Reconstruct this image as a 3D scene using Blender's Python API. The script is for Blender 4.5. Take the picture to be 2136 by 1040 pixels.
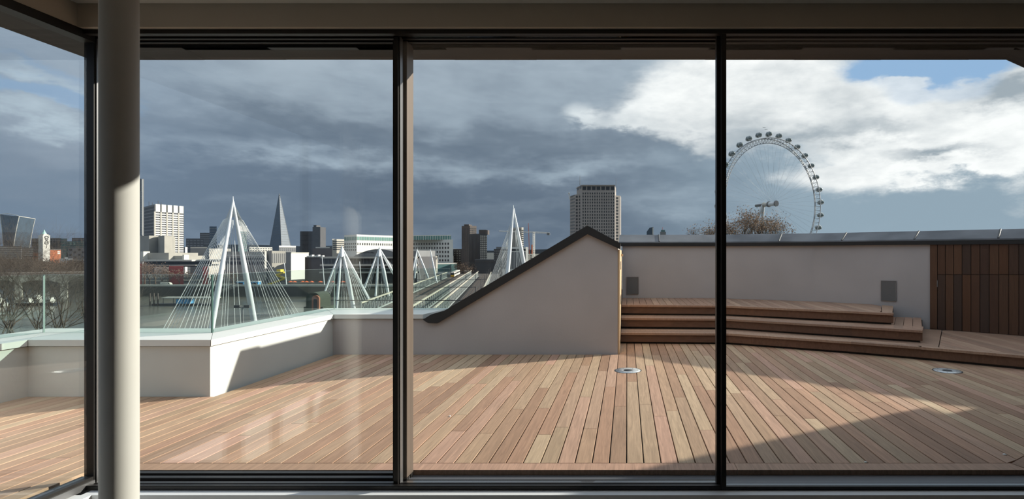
import bpy, math, random
from mathutils import Vector

# ------------------------------------------------------------------ camera, sky, sun, exposure
F, CX, CY, H = 1150.0, 1308.0, 528.0, 1.35      # focal length in px, principal point, eye height over the deck
S = bpy.context.scene
for o in list(bpy.data.objects): bpy.data.objects.remove(o)
COL = S.collection
cam = bpy.data.cameras.new('camera'); camo = bpy.data.objects.new('camera', cam); COL.objects.link(camo)
cam.sensor_width = 36.0; cam.lens = F / 2136 * 36.0
cam.shift_x = (1068 - CX) / 2136; cam.shift_y = (CY - 520) / 2136
cam.clip_start = 0.05; cam.clip_end = 9000
camo.location = (0, 0, H); camo.rotation_euler = (math.pi / 2, 0, 0)
S.camera = camo
S.view_settings.view_transform = 'Standard'; S.view_settings.look = 'None'
S.view_settings.gamma = 1.0; S.view_settings.use_curve_mapping = False
S.view_settings.exposure = 0.32
S.cycles.caustics_reflective = False

def make_sky():
    w = bpy.data.worlds.new('sky'); S.world = w; w.use_nodes = True
    nt = w.node_tree; N = nt.nodes; L = nt.links
    for n in list(N): N.remove(n)
    out = N.new('ShaderNodeOutputWorld'); bg = N.new('ShaderNodeBackground'); L.new(bg.outputs[0], out.inputs[0])
    tc = N.new('ShaderNodeTexCoord'); sep = N.new('ShaderNodeSeparateXYZ'); L.new(tc.outputs['Generated'], sep.inputs[0])
    def setin(s, v):
        if hasattr(v, 'node'): L.new(v, s)
        else: s.default_value = v
    def M(op, a, b=0.0, c=0.0, clamp=False):
        n = N.new('ShaderNodeMath'); n.operation = op; n.use_clamp = clamp
        for i, v in enumerate((a, b, c)): setin(n.inputs[i], v)
        return n.outputs[0]
    def ss(v, a, b):
        n = N.new('ShaderNodeMapRange'); n.interpolation_type = 'SMOOTHSTEP'; n.clamp = True
        setin(n.inputs['Value'], v); n.inputs['From Min'].default_value = a; n.inputs['From Max'].default_value = b
        return n.outputs['Result']
    def mix(f, a, b):
        n = N.new('ShaderNodeMix'); n.data_type = 'RGBA'; setin(n.inputs[0], f)
        for k, v in ((6, a), (7, b)):
            if hasattr(v, 'node'): L.new(v, n.inputs[k])
            else: n.inputs[k].default_value = (*v, 1)
        return n.outputs[2]
    u = M('ARCTAN2', sep.outputs[0], sep.outputs[1]); v = M('ARCSINE', sep.outputs[2])
    comb = N.new('ShaderNodeCombineXYZ'); L.new(u, comb.inputs[0]); setin(comb.inputs[1], M('MULTIPLY', v, 2.3)); comb.inputs[2].default_value = 0.0
    def noise(scale, det, off, rough=0.55, dist=0.0, sy=1.0):
        mp = N.new('ShaderNodeMapping'); L.new(comb.outputs[0], mp.inputs[0]); mp.inputs['Location'].default_value = (off, off * .7, off * .3)
        mp.inputs['Scale'].default_value = (1, sy, 1)
        n = N.new('ShaderNodeTexNoise'); n.inputs['Scale'].default_value = scale; n.inputs['Detail'].default_value = det
        n.inputs['Roughness'].default_value = rough; n.inputs['Distortion'].default_value = dist
        L.new(mp.outputs[0], n.inputs['Vector']); return n.outputs[0]
    def uv(px, py):
        return math.atan((px - CX) / F), math.atan((CY - py) / math.hypot(F, px - CX))
    streak = M('SUBTRACT', noise(8.0, 9, 15.5, .60, .2, sy=1.5), .5)
    tiny = M('SUBTRACT', noise(24.0, 8, 5.5, .6), .5)
    fine = M('SUBTRACT', noise(8.0, 9, 3.1, .62), .5); big = M('SUBTRACT', noise(2.6, 5, 7.7, .5, sy=1.5), .5)
    wob = M('SUBTRACT', noise(3.2, 6, 11.0, .62), .5)
    uw = M('MULTIPLY_ADD', wob, .22, u); vw = M('MULTIPLY_ADD', fine, .12, v)
    def blob(px, py, rx, ry, wt=1.0, warp=True):
        cu, cv = uv(px, py); k = F * (1 + ((px - CX) / F) ** 2)
        su = rx / k; sv = ry / math.hypot(F, px - CX)
        a = M('DIVIDE', M('SUBTRACT', uw if warp else u, cu), su); b = M('DIVIDE', M('SUBTRACT', vw if warp else v, cv), sv)
        q = M('ADD', M('MULTIPLY', a, a), M('MULTIPLY', b, b))
        return M('MULTIPLY', M('EXPONENT', M('MULTIPLY', q, -1.0)), wt)
    def add(*xs):
        r = xs[0]
        for x in xs[1:]: r = M('ADD', r, x)
        return r
    # storm layer: dark slate near the horizon, paler higher up and towards the sun on the right
    low, high = (.120, .162, .222), (.345, .415, .49)
    t = M('ADD', ss(v, .08, .36), M('MULTIPLY', big, 1.0)); t = M('ADD', t, M('MULTIPLY', tiny, .35)); t = M('ADD', t, M('MULTIPLY', streak, .85)); t = M('ADD', t, M('MULTIPLY', fine, .45), clamp=True)
    base = mix(t, low, high)
    toright = ss(u, -.08, .38)
    base = mix(M('MULTIPLY', toright, .85), base, (.30, .395, .475))
    base = mix(M('MULTIPLY', ss(u, -.55, -.80), .35), base, (.19, .26, .36))
    band = M('ADD', 0.0, add(blob(1000, 345, 500, 22, .5), blob(640, 330, 300, 18, .3), blob(1230, 345, 130, 40, .5), blob(1450, 420, 200, 26, .5), blob(960, 240, 260, 60, .35), blob(560, 180, 300, 50, .25)))
    band = M('MULTIPLY', band, M('ADD', 1.0, M('MULTIPLY', streak, 3.0)))
    base = mix(M('MULTIPLY', band, .8, clamp=True), base, (.36, .44, .52))
    darkb = add(blob(1120, 300, 330, 26, .8), blob(560, 260, 300, 30, .6), blob(640, 440, 420, 40, .45), blob(1000, 440, 250, 40, .45))
    base = mix(M('MULTIPLY', darkb, .75, clamp=True), base, (.105, .145, .20))
    # blue holes
    blue = M('ADD', add(blob(1930, 130, 190, 50, 1.5, False), blob(2010, 180, 80, 36, 1.0, False), blob(1890, 205, 50, 22, .7, False)), M('MULTIPLY', fine, .9))
    lblue = M('ADD', add(blob(40, 190, 150, 26, .9), blob(180, 215, 120, 40, .8), blob(60, 130, 200, 20, .5)), M('MULTIPLY', fine, .5))
    # bright cumulus
    cum = add(blob(1465, 190, 105, 90, 1.25), blob(1640, 170, 150, 80, 1.3), blob(1760, 250, 230, 75, 1.2), blob(1990, 285, 240, 60, 1.2),
              blob(2120, 200, 120, 60, 1.2), blob(1890, 190, 60, 34, .9), blob(1760, 370, 150, 26, 1.2, False), blob(1860, 340, 130, 26, .9), blob(2060, 335, 120, 26, .9),
              blob(1245, 235, 50, 22, .8), blob(1200, 228, 36, 16, .5, False), blob(1335, 240, 34, 20, .75), blob(1380, 200, 70, 40, .35), blob(1420, 230, 90, 50, .3), blob(60, 150, 120, 20, .55), blob(70, 245, 160, 40, .75), blob(150, 300, 90, 18, .3), blob(2400, 250, 400, 160, 1.0))
    cum = M('ADD', cum, M('MULTIPLY', fine, .95)); cum = M('ADD', cum, M('MULTIPLY', tiny, .55))
    m = ss(cum, .20, 1.05)
    shade = add(blob(1640, 290, 130, 26, .8), blob(1760, 225, 60, 40, .45), blob(1960, 315, 110, 15, .9), blob(2100, 185, 60, 26, .8), blob(1830, 270, 90, 14, .4), blob(1560, 250, 60, 30, .5), blob(80, 255, 150, 24, .8), blob(1420, 250, 120, 40, .25))
    shade = M('ADD', shade, M('MULTIPLY', big, 1.2)); shade = M('ADD', shade, M('MULTIPLY', tiny, .65)); shade = M('ADD', M('ADD', shade, .12), M('MULTIPLY', fine, .9), clamp=True)
    lit = mix(shade, (.93, .94, .94), (.33, .385, .435))
    dim = ss(u, -.35, .12)
    lit = mix(dim, (.42, .52, .60), lit)
    col = mix(M('MULTIPLY', ss(lblue, .30, .75), .9), base, (.185, .30, .46))
    col = mix(m, col, lit)
    bm = M('MULTIPLY', ss(blue, .45, .85), M('SUBTRACT', 1.0, M('MULTIPLY', ss(cum, .75, 1.1), .7)))
    col = mix(bm, col, (.27, .43, .65))
    # overhead and behind: broken pale cloud of the same kind
    over = mix(ss(M('ADD', noise(2.2, 6, 21.0), M('MULTIPLY', toright, .08)), .40, .62), (.34, .45, .62), (.86, .90, .94))
    col = mix(ss(v, .42, .75), col, over)
    col = mix(ss(v, -.005, -.06), col, (.10, .11, .12))
    L.new(col, bg.inputs[0]); bg.inputs[1].default_value = 1.0
make_sky()

SUN = Vector((3.41, 1.71, 1.357)).normalized()
sl = bpy.data.lights.new('sun', 'SUN'); sl.energy = 6.6; sl.angle = math.radians(.55); sl.color = (1.0, .93, .82)
so = bpy.data.objects.new('sun', sl); COL.objects.link(so); so.rotation_euler = SUN.to_track_quat('Z', 'Y').to_euler(); so.location = (20, 10, 30)

# ------------------------------------------------------------------ helpers
def P(px, py, d): return ((px - CX) / F * d, d, H - (py - CY) / F * d)
def X(px, d): return (px - CX) / F * d
def Z(py, d): return H - (py - CY) / F * d
def G(px, py, z):                                   # where the ray through a pixel meets a level
    d = F * (H - z) / (py - CY); return ((px - CX) / F * d, d, z)

class MB:
    def __init__(s): s.v = []; s.f = []; s.sm = []
    def add(s, vs, fs, smooth=False):
        b = len(s.v); s.v += [tuple(p) for p in vs]
        for f in fs: s.f.append(tuple(i + b for i in f)); s.sm.append(smooth)
        return s
    def box(s, x0, x1, y0, y1, z0, z1):
        v = [(x0,y0,z0),(x1,y0,z0),(x1,y1,z0),(x0,y1,z0),(x0,y0,z1),(x1,y0,z1),(x1,y1,z1),(x0,y1,z1)]
        return s.add(v, [(0,3,2,1),(4,5,6,7),(0,1,5,4),(1,2,6,5),(2,3,7,6),(3,0,4,7)])
    def hexa(s, lo, hi):                             # four bottom points, four top points
        return s.add(list(lo) + list(hi), [(3,2,1,0),(4,5,6,7),(0,1,5,4),(1,2,6,5),(2,3,7,6),(3,0,4,7)])
    def prism(s, poly, z0, z1):
        n = len(poly); a = sum(poly[i][0]*poly[(i+1)%n][1]-poly[(i+1)%n][0]*poly[i][1] for i in range(n))
        if a < 0: poly = poly[::-1]
        v = [(p[0],p[1],z0) for p in poly] + [(p[0],p[1],z1) for p in poly]
        return s.add(v, [tuple(range(n-1,-1,-1)), tuple(range(n,2*n))] + [(i,(i+1)%n,n+(i+1)%n,n+i) for i in range(n)])
    def prism_xz(s, poly, y0, y1):
        n = len(poly); a = sum(poly[i][0]*poly[(i+1)%n][1]-poly[(i+1)%n][0]*poly[i][1] for i in range(n))
        if a < 0: poly = poly[::-1]
        v = [(p[0],y0,p[1]) for p in poly] + [(p[0],y1,p[1]) for p in poly]
        return s.add(v, [tuple(range(n)), tuple(range(2*n-1,n-1,-1))] + [((i+1)%n,i,n+i,n+(i+1)%n) for i in range(n)])
    def tube(s, p0, p1, r0, r1=None, n=8, caps=True, smooth=True):
        r1 = r0 if r1 is None else r1
        p0 = Vector(p0); p1 = Vector(p1); d = (p1 - p0)
        if d.length < 1e-9: return s
        d.normalize(); a = d.orthogonal().normalized(); b = d.cross(a)
        v = []
        for p, r in ((p0, r0), (p1, r1)):
            for i in range(n):
                t = 2*math.pi*i/n; v.append(p + a*(r*math.cos(t)) + b*(r*math.sin(t)))
        s.add(v, [(i,(i+1)%n,n+(i+1)%n,n+i) for i in range(n)], smooth)
        if caps: s.add(v, [tuple(range(n-1,-1,-1)), tuple(range(n,2*n))])
        return s
    def lathe(s, prof, c=(0,0,0), n=24, smooth=True):
        m = len(prof); v = []
        for r, z in prof:
            for i in range(n):
                t = 2*math.pi*i/n; v.append((c[0]+r*math.cos(t), c[1]+r*math.sin(t), c[2]+z))
        f = []
        for k in range(m-1):
            for i in range(n): f.append((k*n+i, k*n+(i+1)%n, (k+1)*n+(i+1)%n, (k+1)*n+i))
        s.add(v, f, smooth); s.add(v[:n], [tuple(range(n-1,-1,-1))]); s.add(v[-n:], [tuple(range(n))])
        return s
    def ellipsoid(s, c, rx, ry, rz, n=12, m=8):
        v = []; f = []
        for j in range(m+1):
            ph = math.pi*j/m
            for i in range(n):
                t = 2*math.pi*i/n; v.append((c[0]+rx*math.sin(ph)*math.cos(t), c[1]+ry*math.sin(ph)*math.sin(t), c[2]-rz*math.cos(ph)))
        for j in range(m):
            for i in range(n): f.append((j*n+i, j*n+(i+1)%n, (j+1)*n+(i+1)%n, (j+1)*n+i))
        return s.add(v, f, True)
    def mesh(s, name, mat):
        me = bpy.data.meshes.new(name); me.from_pydata(s.v, [], s.f); me.polygons.foreach_set('use_smooth', s.sm)
        me.materials.append(mat); me.validate(); me.update(); return me
    def build(s, name, mat, parent=None, **kw):
        o = bpy.data.objects.new(name, s.mesh(name, mat)); COL.objects.link(o)
        if parent is not None: o.parent = parent
        for k, v in kw.items(): o[k] = v
        return o
def thing(name, label, cat, group=None, loc=(0,0,0)):
    o = bpy.data.objects.new(name, None); COL.objects.link(o); o.location = loc; o.empty_display_size = .1
    o['label'] = label; o['category'] = cat
    if group: o['group'] = group
    return o
def copy_tree(o, parent=None):
    c = o.copy(); COL.objects.link(c); c.parent = parent
    for ch in list(o.children): copy_tree(ch, c)
    return c

def mat(name, col, rough=.7, metal=0.0, var=.0, scale=4.0, col2=None, bump=0.0, bscale=None, spec=.5, stretch=(1,1,1), rnd=0.0):
    m = bpy.data.materials.new(name); m.use_nodes = True; nt = m.node_tree; N = nt.nodes; L = nt.links
    b = N['Principled BSDF']; b.inputs['Roughness'].default_value = rough; b.inputs['Metallic'].default_value = metal
    b.inputs['Specular IOR Level'].default_value = spec
    b.inputs['Base Color'].default_value = (*col, 1)
    if var or col2 or bump or rnd:
        tc = N.new('ShaderNodeTexCoord'); mp = N.new('ShaderNodeMapping'); mp.inputs['Scale'].default_value = stretch; L.new(tc.outputs['Object'], mp.inputs[0])
        n = N.new('ShaderNodeTexNoise'); n.inputs['Scale'].default_value = scale; n.inputs['Detail'].default_value = 6; L.new(mp.outputs[0], n.inputs['Vector'])
        mx = N.new('ShaderNodeMix'); mx.data_type = 'RGBA'
        c2 = col2 or tuple(c*(1-var) for c in col)
        mr = N.new('ShaderNodeMapRange'); mr.inputs['From Min'].default_value = .32; mr.inputs['From Max'].default_value = .68; L.new(n.outputs[0], mr.inputs['Value'])
        L.new(mr.outputs[0], mx.inputs[0]); mx.inputs[6].default_value = (*col, 1); mx.inputs[7].default_value = (*c2, 1)
        last = mx.outputs[2]
        if rnd:
            oi = N.new('ShaderNodeObjectInfo'); r2 = N.new('ShaderNodeMapRange'); r2.inputs['To Min'].default_value = 1-rnd; r2.inputs['To Max'].default_value = 1+rnd
            L.new(oi.outputs['Random'], r2.inputs['Value']); h = N.new('ShaderNodeHueSaturation'); L.new(r2.outputs[0], h.inputs['Value']); L.new(last, h.inputs['Color']); last = h.outputs[0]
        L.new(last, b.inputs['Base Color'])
        if bump:
            bp = N.new('ShaderNodeBump'); bp.inputs['Strength'].default_value = bump; bp.inputs['Distance'].default_value = .01
            nb = n
            if bscale: nb = N.new('ShaderNodeTexNoise'); nb.inputs['Scale'].default_value = bscale; nb.inputs['Detail'].default_value = 4; L.new(mp.outputs[0], nb.inputs['Vector'])
            L.new(nb.outputs[0], bp.inputs['Height']); L.new(bp.outputs[0], b.inputs['Normal'])
    return m

def wood(name, tones, rough=.6, axis='y', spec=.3):
    """timber: each board takes a tone of its own, with grain running along the board"""
    m = bpy.data.materials.new(name); m.use_nodes = True; nt = m.node_tree; N = nt.nodes; L = nt.links
    b = N['Principled BSDF']; b.inputs['Roughness'].default_value = rough; b.inputs['Specular IOR Level'].default_value = spec
    oi = N.new('ShaderNodeObjectInfo'); cr = N.new('ShaderNodeValToRGB'); L.new(oi.outputs['Random'], cr.inputs[0])
    cr.color_ramp.interpolation = 'LINEAR'
    e = cr.color_ramp.elements; n = len(tones)
    while len(e) < n: e.new(.5)
    for i, t in enumerate(tones): e[i].position = i/(n-1); e[i].color = (*t, 1)
    tc = N.new('ShaderNodeTexCoord')
    ad = N.new('ShaderNodeVectorMath'); ad.operation = 'MULTIPLY_ADD'; L.new(oi.outputs['Random'], ad.inputs[0]); ad.inputs[1].default_value = (7, 13, 5); L.new(tc.outputs['Object'], ad.inputs[2])
    mp = N.new('ShaderNodeMapping'); mp.inputs['Scale'].default_value = {'y': (34, 1.6, 10), 'z': (34, 34, 1.6), 'x': (1.6, 34, 10)}[axis]; L.new(ad.outputs[0], mp.inputs[0])
    nz = N.new('ShaderNodeTexNoise'); nz.inputs['Scale'].default_value = 1.6; nz.inputs['Detail'].default_value = 8; nz.inputs['Distortion'].default_value = 1.2; nz.inputs['Roughness'].default_value = .6; L.new(mp.outputs[0], nz.inputs['Vector'])
    mr = N.new('ShaderNodeMapRange'); mr.inputs['From Min'].default_value = .3; mr.inputs['From Max'].default_value = .7; mr.inputs['To Min'].default_value = .72; mr.inputs['To Max'].default_value = 1.16; L.new(nz.outputs[0], mr.inputs['Value'])
    h = N.new('ShaderNodeHueSaturation'); L.new(cr.outputs[0], h.inputs['Color']); L.new(mr.outputs[0], h.inputs['Value'])
    L.new(h.outputs[0], b.inputs['Base Color'])
    bp = N.new('ShaderNodeBump'); bp.inputs['Strength'].default_value = .18; bp.inputs['Distance'].default_value = .004; L.new(nz.outputs[0], bp.inputs['Height']); L.new(bp.outputs[0], b.inputs['Normal'])
    return m

def glass(name, tint, f0=.045):
    m = bpy.data.materials.new(name); m.use_nodes = True; nt = m.node_tree; N = nt.nodes; L = nt.links
    for n in list(N): N.remove(n)
    out = N.new('ShaderNodeOutputMaterial'); tr = N.new('ShaderNodeBsdfTransparent'); tr.inputs[0].default_value = (*tint, 1)
    gl = N.new('ShaderNodeBsdfGlossy'); gl.inputs['Roughness'].default_value = 0.0; gl.inputs[0].default_value = (1, 1, 1, 1)
    ge = N.new('ShaderNodeNewGeometry'); dt = N.new('ShaderNodeVectorMath'); dt.operation = 'DOT_PRODUCT'; L.new(ge.outputs['Normal'], dt.inputs[0]); L.new(ge.outputs['Incoming'], dt.inputs[1])
    def M(op, a, b):
        n = N.new('ShaderNodeMath'); n.operation = op
        for i, v in enumerate((a, b)):
            if hasattr(v, 'node'): L.new(v, n.inputs[i])
            else: n.inputs[i].default_value = v
        return n.outputs[0]
    c = M('ABSOLUTE', dt.outputs['Value'], 0); k = M('POWER', M('SUBTRACT', 1.0, c), 5.0)
    fac = M('ADD', M('MULTIPLY', k, 1-f0), f0)
    mx = N.new('ShaderNodeMixShader'); L.new(fac, mx.inputs[0]); L.new(tr.outputs[0], mx.inputs[1]); L.new(gl.outputs[0], mx.inputs[2]); L.new(mx.outputs[0], out.inputs[0])
    return m

M_ = {}
M_['deck'] = wood('hardwood_decking', [(.52,.355,.23),(.37,.225,.145),(.57,.43,.285),(.33,.20,.13),(.49,.295,.195),(.41,.295,.19),(.53,.325,.235),(.385,.255,.16)])
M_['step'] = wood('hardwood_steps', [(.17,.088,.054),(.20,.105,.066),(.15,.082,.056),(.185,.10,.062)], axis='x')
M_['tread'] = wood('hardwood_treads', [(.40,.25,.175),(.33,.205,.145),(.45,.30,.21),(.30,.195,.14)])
M_['clad'] = wood('dark_cladding', [(.115,.055,.032),(.08,.043,.030),(.14,.068,.037),(.065,.040,.031),(.135,.060,.030)], axis='z', rough=.5)
M_['under'] = mat('deck_void', (.02,.016,.013), .9)
M_['render'] = mat('grey_render', (.50,.468,.46), .85, var=.12, scale=1.3, bump=.12, bscale=40)
M_['stone'] = mat('white_stone', (.63,.645,.615), .8, var=.07, scale=2.0, bump=.08, bscale=30)
M_['coping'] = mat('pale_coping', (.71,.72,.69), .7, var=.04, scale=3.0)
M_['cap'] = mat('dark_cap', (.016,.016,.017), .6, var=.25, scale=9)
M_['lead'] = mat('lead_sheet', (.085,.092,.104), .7, metal=.0, col2=(.17,.18,.195), scale=2.2, bump=.15)
M_['seam'] = mat('lead_seam', (.045,.05,.056), .6, metal=.0)
M_['frame'] = mat('bronze_black', (.018,.016,.015), .42, metal=.3, spec=.5)
M_['stile'] = mat('bronze_stile', (.16,.125,.10), .5, metal=.35, stretch=(200,200,.5), var=.35, scale=1.0)
M_['alu'] = mat('grey_aluminium', (.12,.125,.138), .5, metal=.3)
M_['rail'] = mat('rail_metal', (.22,.22,.225), .35, metal=.7)
M_['paint'] = mat('beige_paint', (.50,.465,.405), .85, var=.03, scale=2)
M_['white'] = mat('white_paint', (.80,.79,.76), .6, var=.03, scale=2)
M_['sill'] = mat('sill_board', (.86,.89,.91), .5)
M_['plaster'] = mat('column_plaster', (.53,.53,.50), .75, var=.06, scale=3)
M_['floor'] = mat('oak_floor', (.35,.29,.23), .6, var=.2, scale=3)
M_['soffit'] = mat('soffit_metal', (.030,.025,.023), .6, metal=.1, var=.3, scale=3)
M_['pane'] = glass('window_glass', (.965,.975,.97), .05)
M_['bal'] = glass('balustrade_glass', (.86,.915,.895), .045)
M_['gedge'] = mat('glass_edge', (.055,.12,.10), .25)
M_['pine'] = mat('raw_timber', (.62,.43,.25), .7, var=.15, scale=2, stretch=(20,20,1))
M_['steel'] = mat('brushed_steel', (.60,.63,.64), .42, metal=.55, var=.1, scale=30)
M_['grille'] = mat('grille_grey', (.18,.185,.19), .6, metal=.2)
M_['dark'] = mat('dark_metal', (.04,.045,.05), .6)

# ------------------------------------------------------------------ the room
ZC, ZB = 2.785, 2.65          # ceiling, underside of the downstand
def struct(name, mb, m, parent=None):
    o = mb.build(name, m, parent)
    if parent is None: o['kind'] = 'structure'
    return o
struct('floor_room', MB().box(-3.3, 5.2, -4.2, 3.3, -.45, -.35), M_['floor'])
struct('ceiling', MB().box(-3.3, 5.2, -4.2, 3.45, ZC, ZC+.2), M_['white'])
struct('wall_back', MB().box(-3.3, 5.2, -4.35, -4.2, -.45, ZC+.2), M_['paint'])
wr = struct('wall_right', MB().box(5.05, 5.2, -4.2, -1.2, -.35, ZC).box(5.05, 5.2, -1.2, 3.3, -.35, ZC), M_['paint'])
struct('wall_left', MB().box(-3.3, -3.15, -4.2, .2, -.35, ZC), M_['paint'])
struct('wall_front', MB().box(-3.12, 5.05, 3.158, 3.5, -.42, -.062), M_['paint'])
struct('trim_1', MB().box(-3.12, 5.05, 3.149, 3.215, -.06, -.03), M_['sill']).name = 'trim_1'
struct('trim_2', MB().box(-3.158, 5.05, 3.167, 3.45, ZB, ZC).box(-3.45, -3.158, -.0, 3.45, ZB, ZC), M_['paint'])
struct('trim_3', MB().box(-3.25, -3.06, .2, 3.149, -.06, -.03).box(-3.25, -3.09, .2, 3.149, -.42, -.062), M_['sill'])

# sliding panels, each on a track of its own
XR = 3.4
w0 = thing('window_track', '', ''); del w0['category']; del w0['label']; w0['kind'] = 'structure'; w0.name = 'window_track'
for (a, b, z0, z1) in ((3.20,3.235,2.624,2.65),(3.285,3.30,2.628,2.65),(3.345,3.36,2.628,2.65),(3.41,3.45,2.622,2.65)):
    MB().box(-3.19, XR+.6, a, b, z0, z1).build('head_rail', M_['frame'], w0)
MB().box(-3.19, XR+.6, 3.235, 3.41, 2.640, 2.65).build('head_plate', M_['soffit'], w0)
MB().box(-3.19, XR+.6, 3.21, 3.43, -.06, -.03).build('threshold', M_['alu'], w0)
for (a, b, z1) in ((3.212,3.222,-.008),(3.240,3.248,-.014),):
    MB().box(-3.19, XR+.6, a, b, -.03, z1).build('bottom_rail', M_['frame'], w0)
MB().box(-1.33, .56, 3.240, 3.335, -.03, -.016).build('bottom_rail', M_['frame'], w0)
MB().box(-3.19, .56, 3.285, 3.293, -.03, -.012).build('bottom_rail', M_['rail'], w0)
MB().box(-3.19, .56, 3.262, 3.28, -.03, -.010).build('bottom_rail', M_['frame'], w0)
MB().box(-3.19, .56, 3.215, 3.236, -.03, -.004).build('bottom_rail', M_['frame'], w0)
MB().box(-3.19, -1.33, 3.365, 3.373, -.03, -.010).build('bottom_rail', M_['rail'], w0)
MB().box(-3.19, -1.33, 3.395, 3.43, -.03, -.002).build('bottom_rail', M_['frame'], w0)
MB().box(-3.19, -1.33, 3.33, 3.36, -.03, -.006).build('bottom_rail', M_['frame'], w0)

def window(name, xa, xb, y, stiles):
    w = thing(name, '', ''); del w['category']; del w['label']; w['kind'] = 'structure'
    MB().box(xa, xb, y-.012, y+.012, -.004, 2.632).build('pane', M_['pane'], w)
    for (a, b, c, d, z0, z1, m) in stiles: MB().box(a, b, c, d, z0, z1).build('window_frame', M_[m], w)
    return w
window('window_1', -3.15, -1.40, 3.405, [(-1.402,-1.362,3.318,3.425,.0,2.63,'frame'),(-1.362,-1.328,3.325,3.425,-.002,2.63,'stile'),
                                      (-1.372,-1.364,3.308,3.318,.0,2.63,'rail'),(-1.402,-1.385,3.300,3.318,.0,2.63,'frame')])
window('window_2', -1.36, .545, 3.275, [(-1.375,-1.349,3.245,3.30,-.012,2.632,'frame'),(-1.349,-1.342,3.262,3.30,-.012,2.632,'rail'),(.528,.548,3.25,3.30,-.012,2.632,'frame')])
window('window_3', .575, XR+.5, 3.232, [(.5495,.577,3.205,3.255,-.02,2.632,'frame'),(.5495,.565,3.255,3.318,-.02,2.632,'stile')])
w4 = thing('window_4', '', ''); del w4['category']; del w4['label']; w4['kind'] = 'structure'
MB().box(-3.212, -3.19, .3, 3.255, .03, 2.62).build('pane', M_['pane'], w4)
MB().box(-3.235, -3.165, .2, 3.27, -.03, .028).build('window_frame', M_['frame'], w4)
MB().box(-3.165, -3.155, .2, 3.27, -.03, .008).build('window_frame', M_['rail'], w4)
MB().box(-3.235, -3.155, .2, 3.27, 2.60, 2.65).build('window_frame', M_['frame'], w4)
MB().box(-3.225, -3.168, 3.275, 3.31, -.03, 2.64).build('corner_post', M_['frame'], w4)
MB().box(-3.168, -3.160, 3.285, 3.31, -.03, 2.64).build('corner_trim', M_['rail'], w4)
MB().box(-3.225, -3.17, 1.30, 1.36, .028, 2.60).build('mullion', M_['frame'], w4)

# eaves: a soffit of metal trays outside the window, turning back on the left and out along the wing on the right
ev = thing('eaves', '', ''); del ev['category']; del ev['label']; ev['kind'] = 'structure'
MB().prism([(-3.50,3.45),(2.47,3.45),(9.4,8.0),(10.5,6.6),(5.2,3.45),(5.2,-4.3),(-3.50,-4.3)], 2.82, 2.9).build('roof_deck', M_['cap'], ev)
def tray(a, b, oa, ob, dz):
    """soffit tray between inner points a,b and outer points oa,ob with a rolled edge"""
    rows = [(0.0,0.0),(.55,.0),(.80,-.004),(.93,-.010),(1.0,.004),(1.01,.05),(1.0,.22)]
    m = MB(); v = []
    for t, z in rows:
        for p, q in ((a, oa), (b, ob)): v.append((p[0]+(q[0]-p[0])*t, p[1]+(q[1]-p[1])*t, 2.622+z+dz))
    n = len(rows); m.add(v, [(2*i+1, 2*i, 2*i+2, 2*i+3) for i in range(n-1)])
    v2 = [(x, y, z+.02) if k < 10 else (x, y-.0, z) for k, (x, y, z) in enumerate(v)]
    m.add(v2, [(2*i, 2*i+1, 2*i+3, 2*i+2) for i in range(n-1)])
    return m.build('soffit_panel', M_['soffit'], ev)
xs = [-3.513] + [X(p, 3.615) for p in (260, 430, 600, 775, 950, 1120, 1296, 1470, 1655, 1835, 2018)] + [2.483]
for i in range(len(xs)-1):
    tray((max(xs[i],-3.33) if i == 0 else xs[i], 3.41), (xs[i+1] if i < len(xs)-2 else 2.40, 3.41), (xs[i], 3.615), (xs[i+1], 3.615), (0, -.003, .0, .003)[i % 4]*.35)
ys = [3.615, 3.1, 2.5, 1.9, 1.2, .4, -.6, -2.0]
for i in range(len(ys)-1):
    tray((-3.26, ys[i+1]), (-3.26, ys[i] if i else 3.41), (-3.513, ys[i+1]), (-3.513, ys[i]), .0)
wing = [(2.483,3.615),(2.86,3.88),(4.4,4.99),(6.0,6.15),(7.27,7.06),(9.2,8.14)]
for i in range(len(wing)-1):
    a, b = wing[i], wing[i+1]
    o1 = (a[0]+.10, a[1]-.20) if i else (2.40, 3.41); o2 = (b[0]+.10, b[1]-.20)
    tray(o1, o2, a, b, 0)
struct('wall_wing', MB().prism([(2.80,3.60),(6.08,5.95),(7.35,6.86),(9.3,7.95),(10.5,6.6),(5.3,3.33)], -.02, 2.815), M_['render'])  # unseen, extended solid under the wing eave to keep stray sun off the deck

# columns
def column(name, label, px, d, r, zc):
    t = thing(name, label, 'column', loc=(X(px, d), d, -.35))
    prof = [(r*1.02,0),(r*1.02,.02),(r,.05),(r,zc-.0)]
    MB().lathe(prof, n=48).build('shaft', M_['plaster'], t)
    return t
column('column', 'white plastered round column standing inside the window', 249, 2.40, .0668, 3.135)
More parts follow.
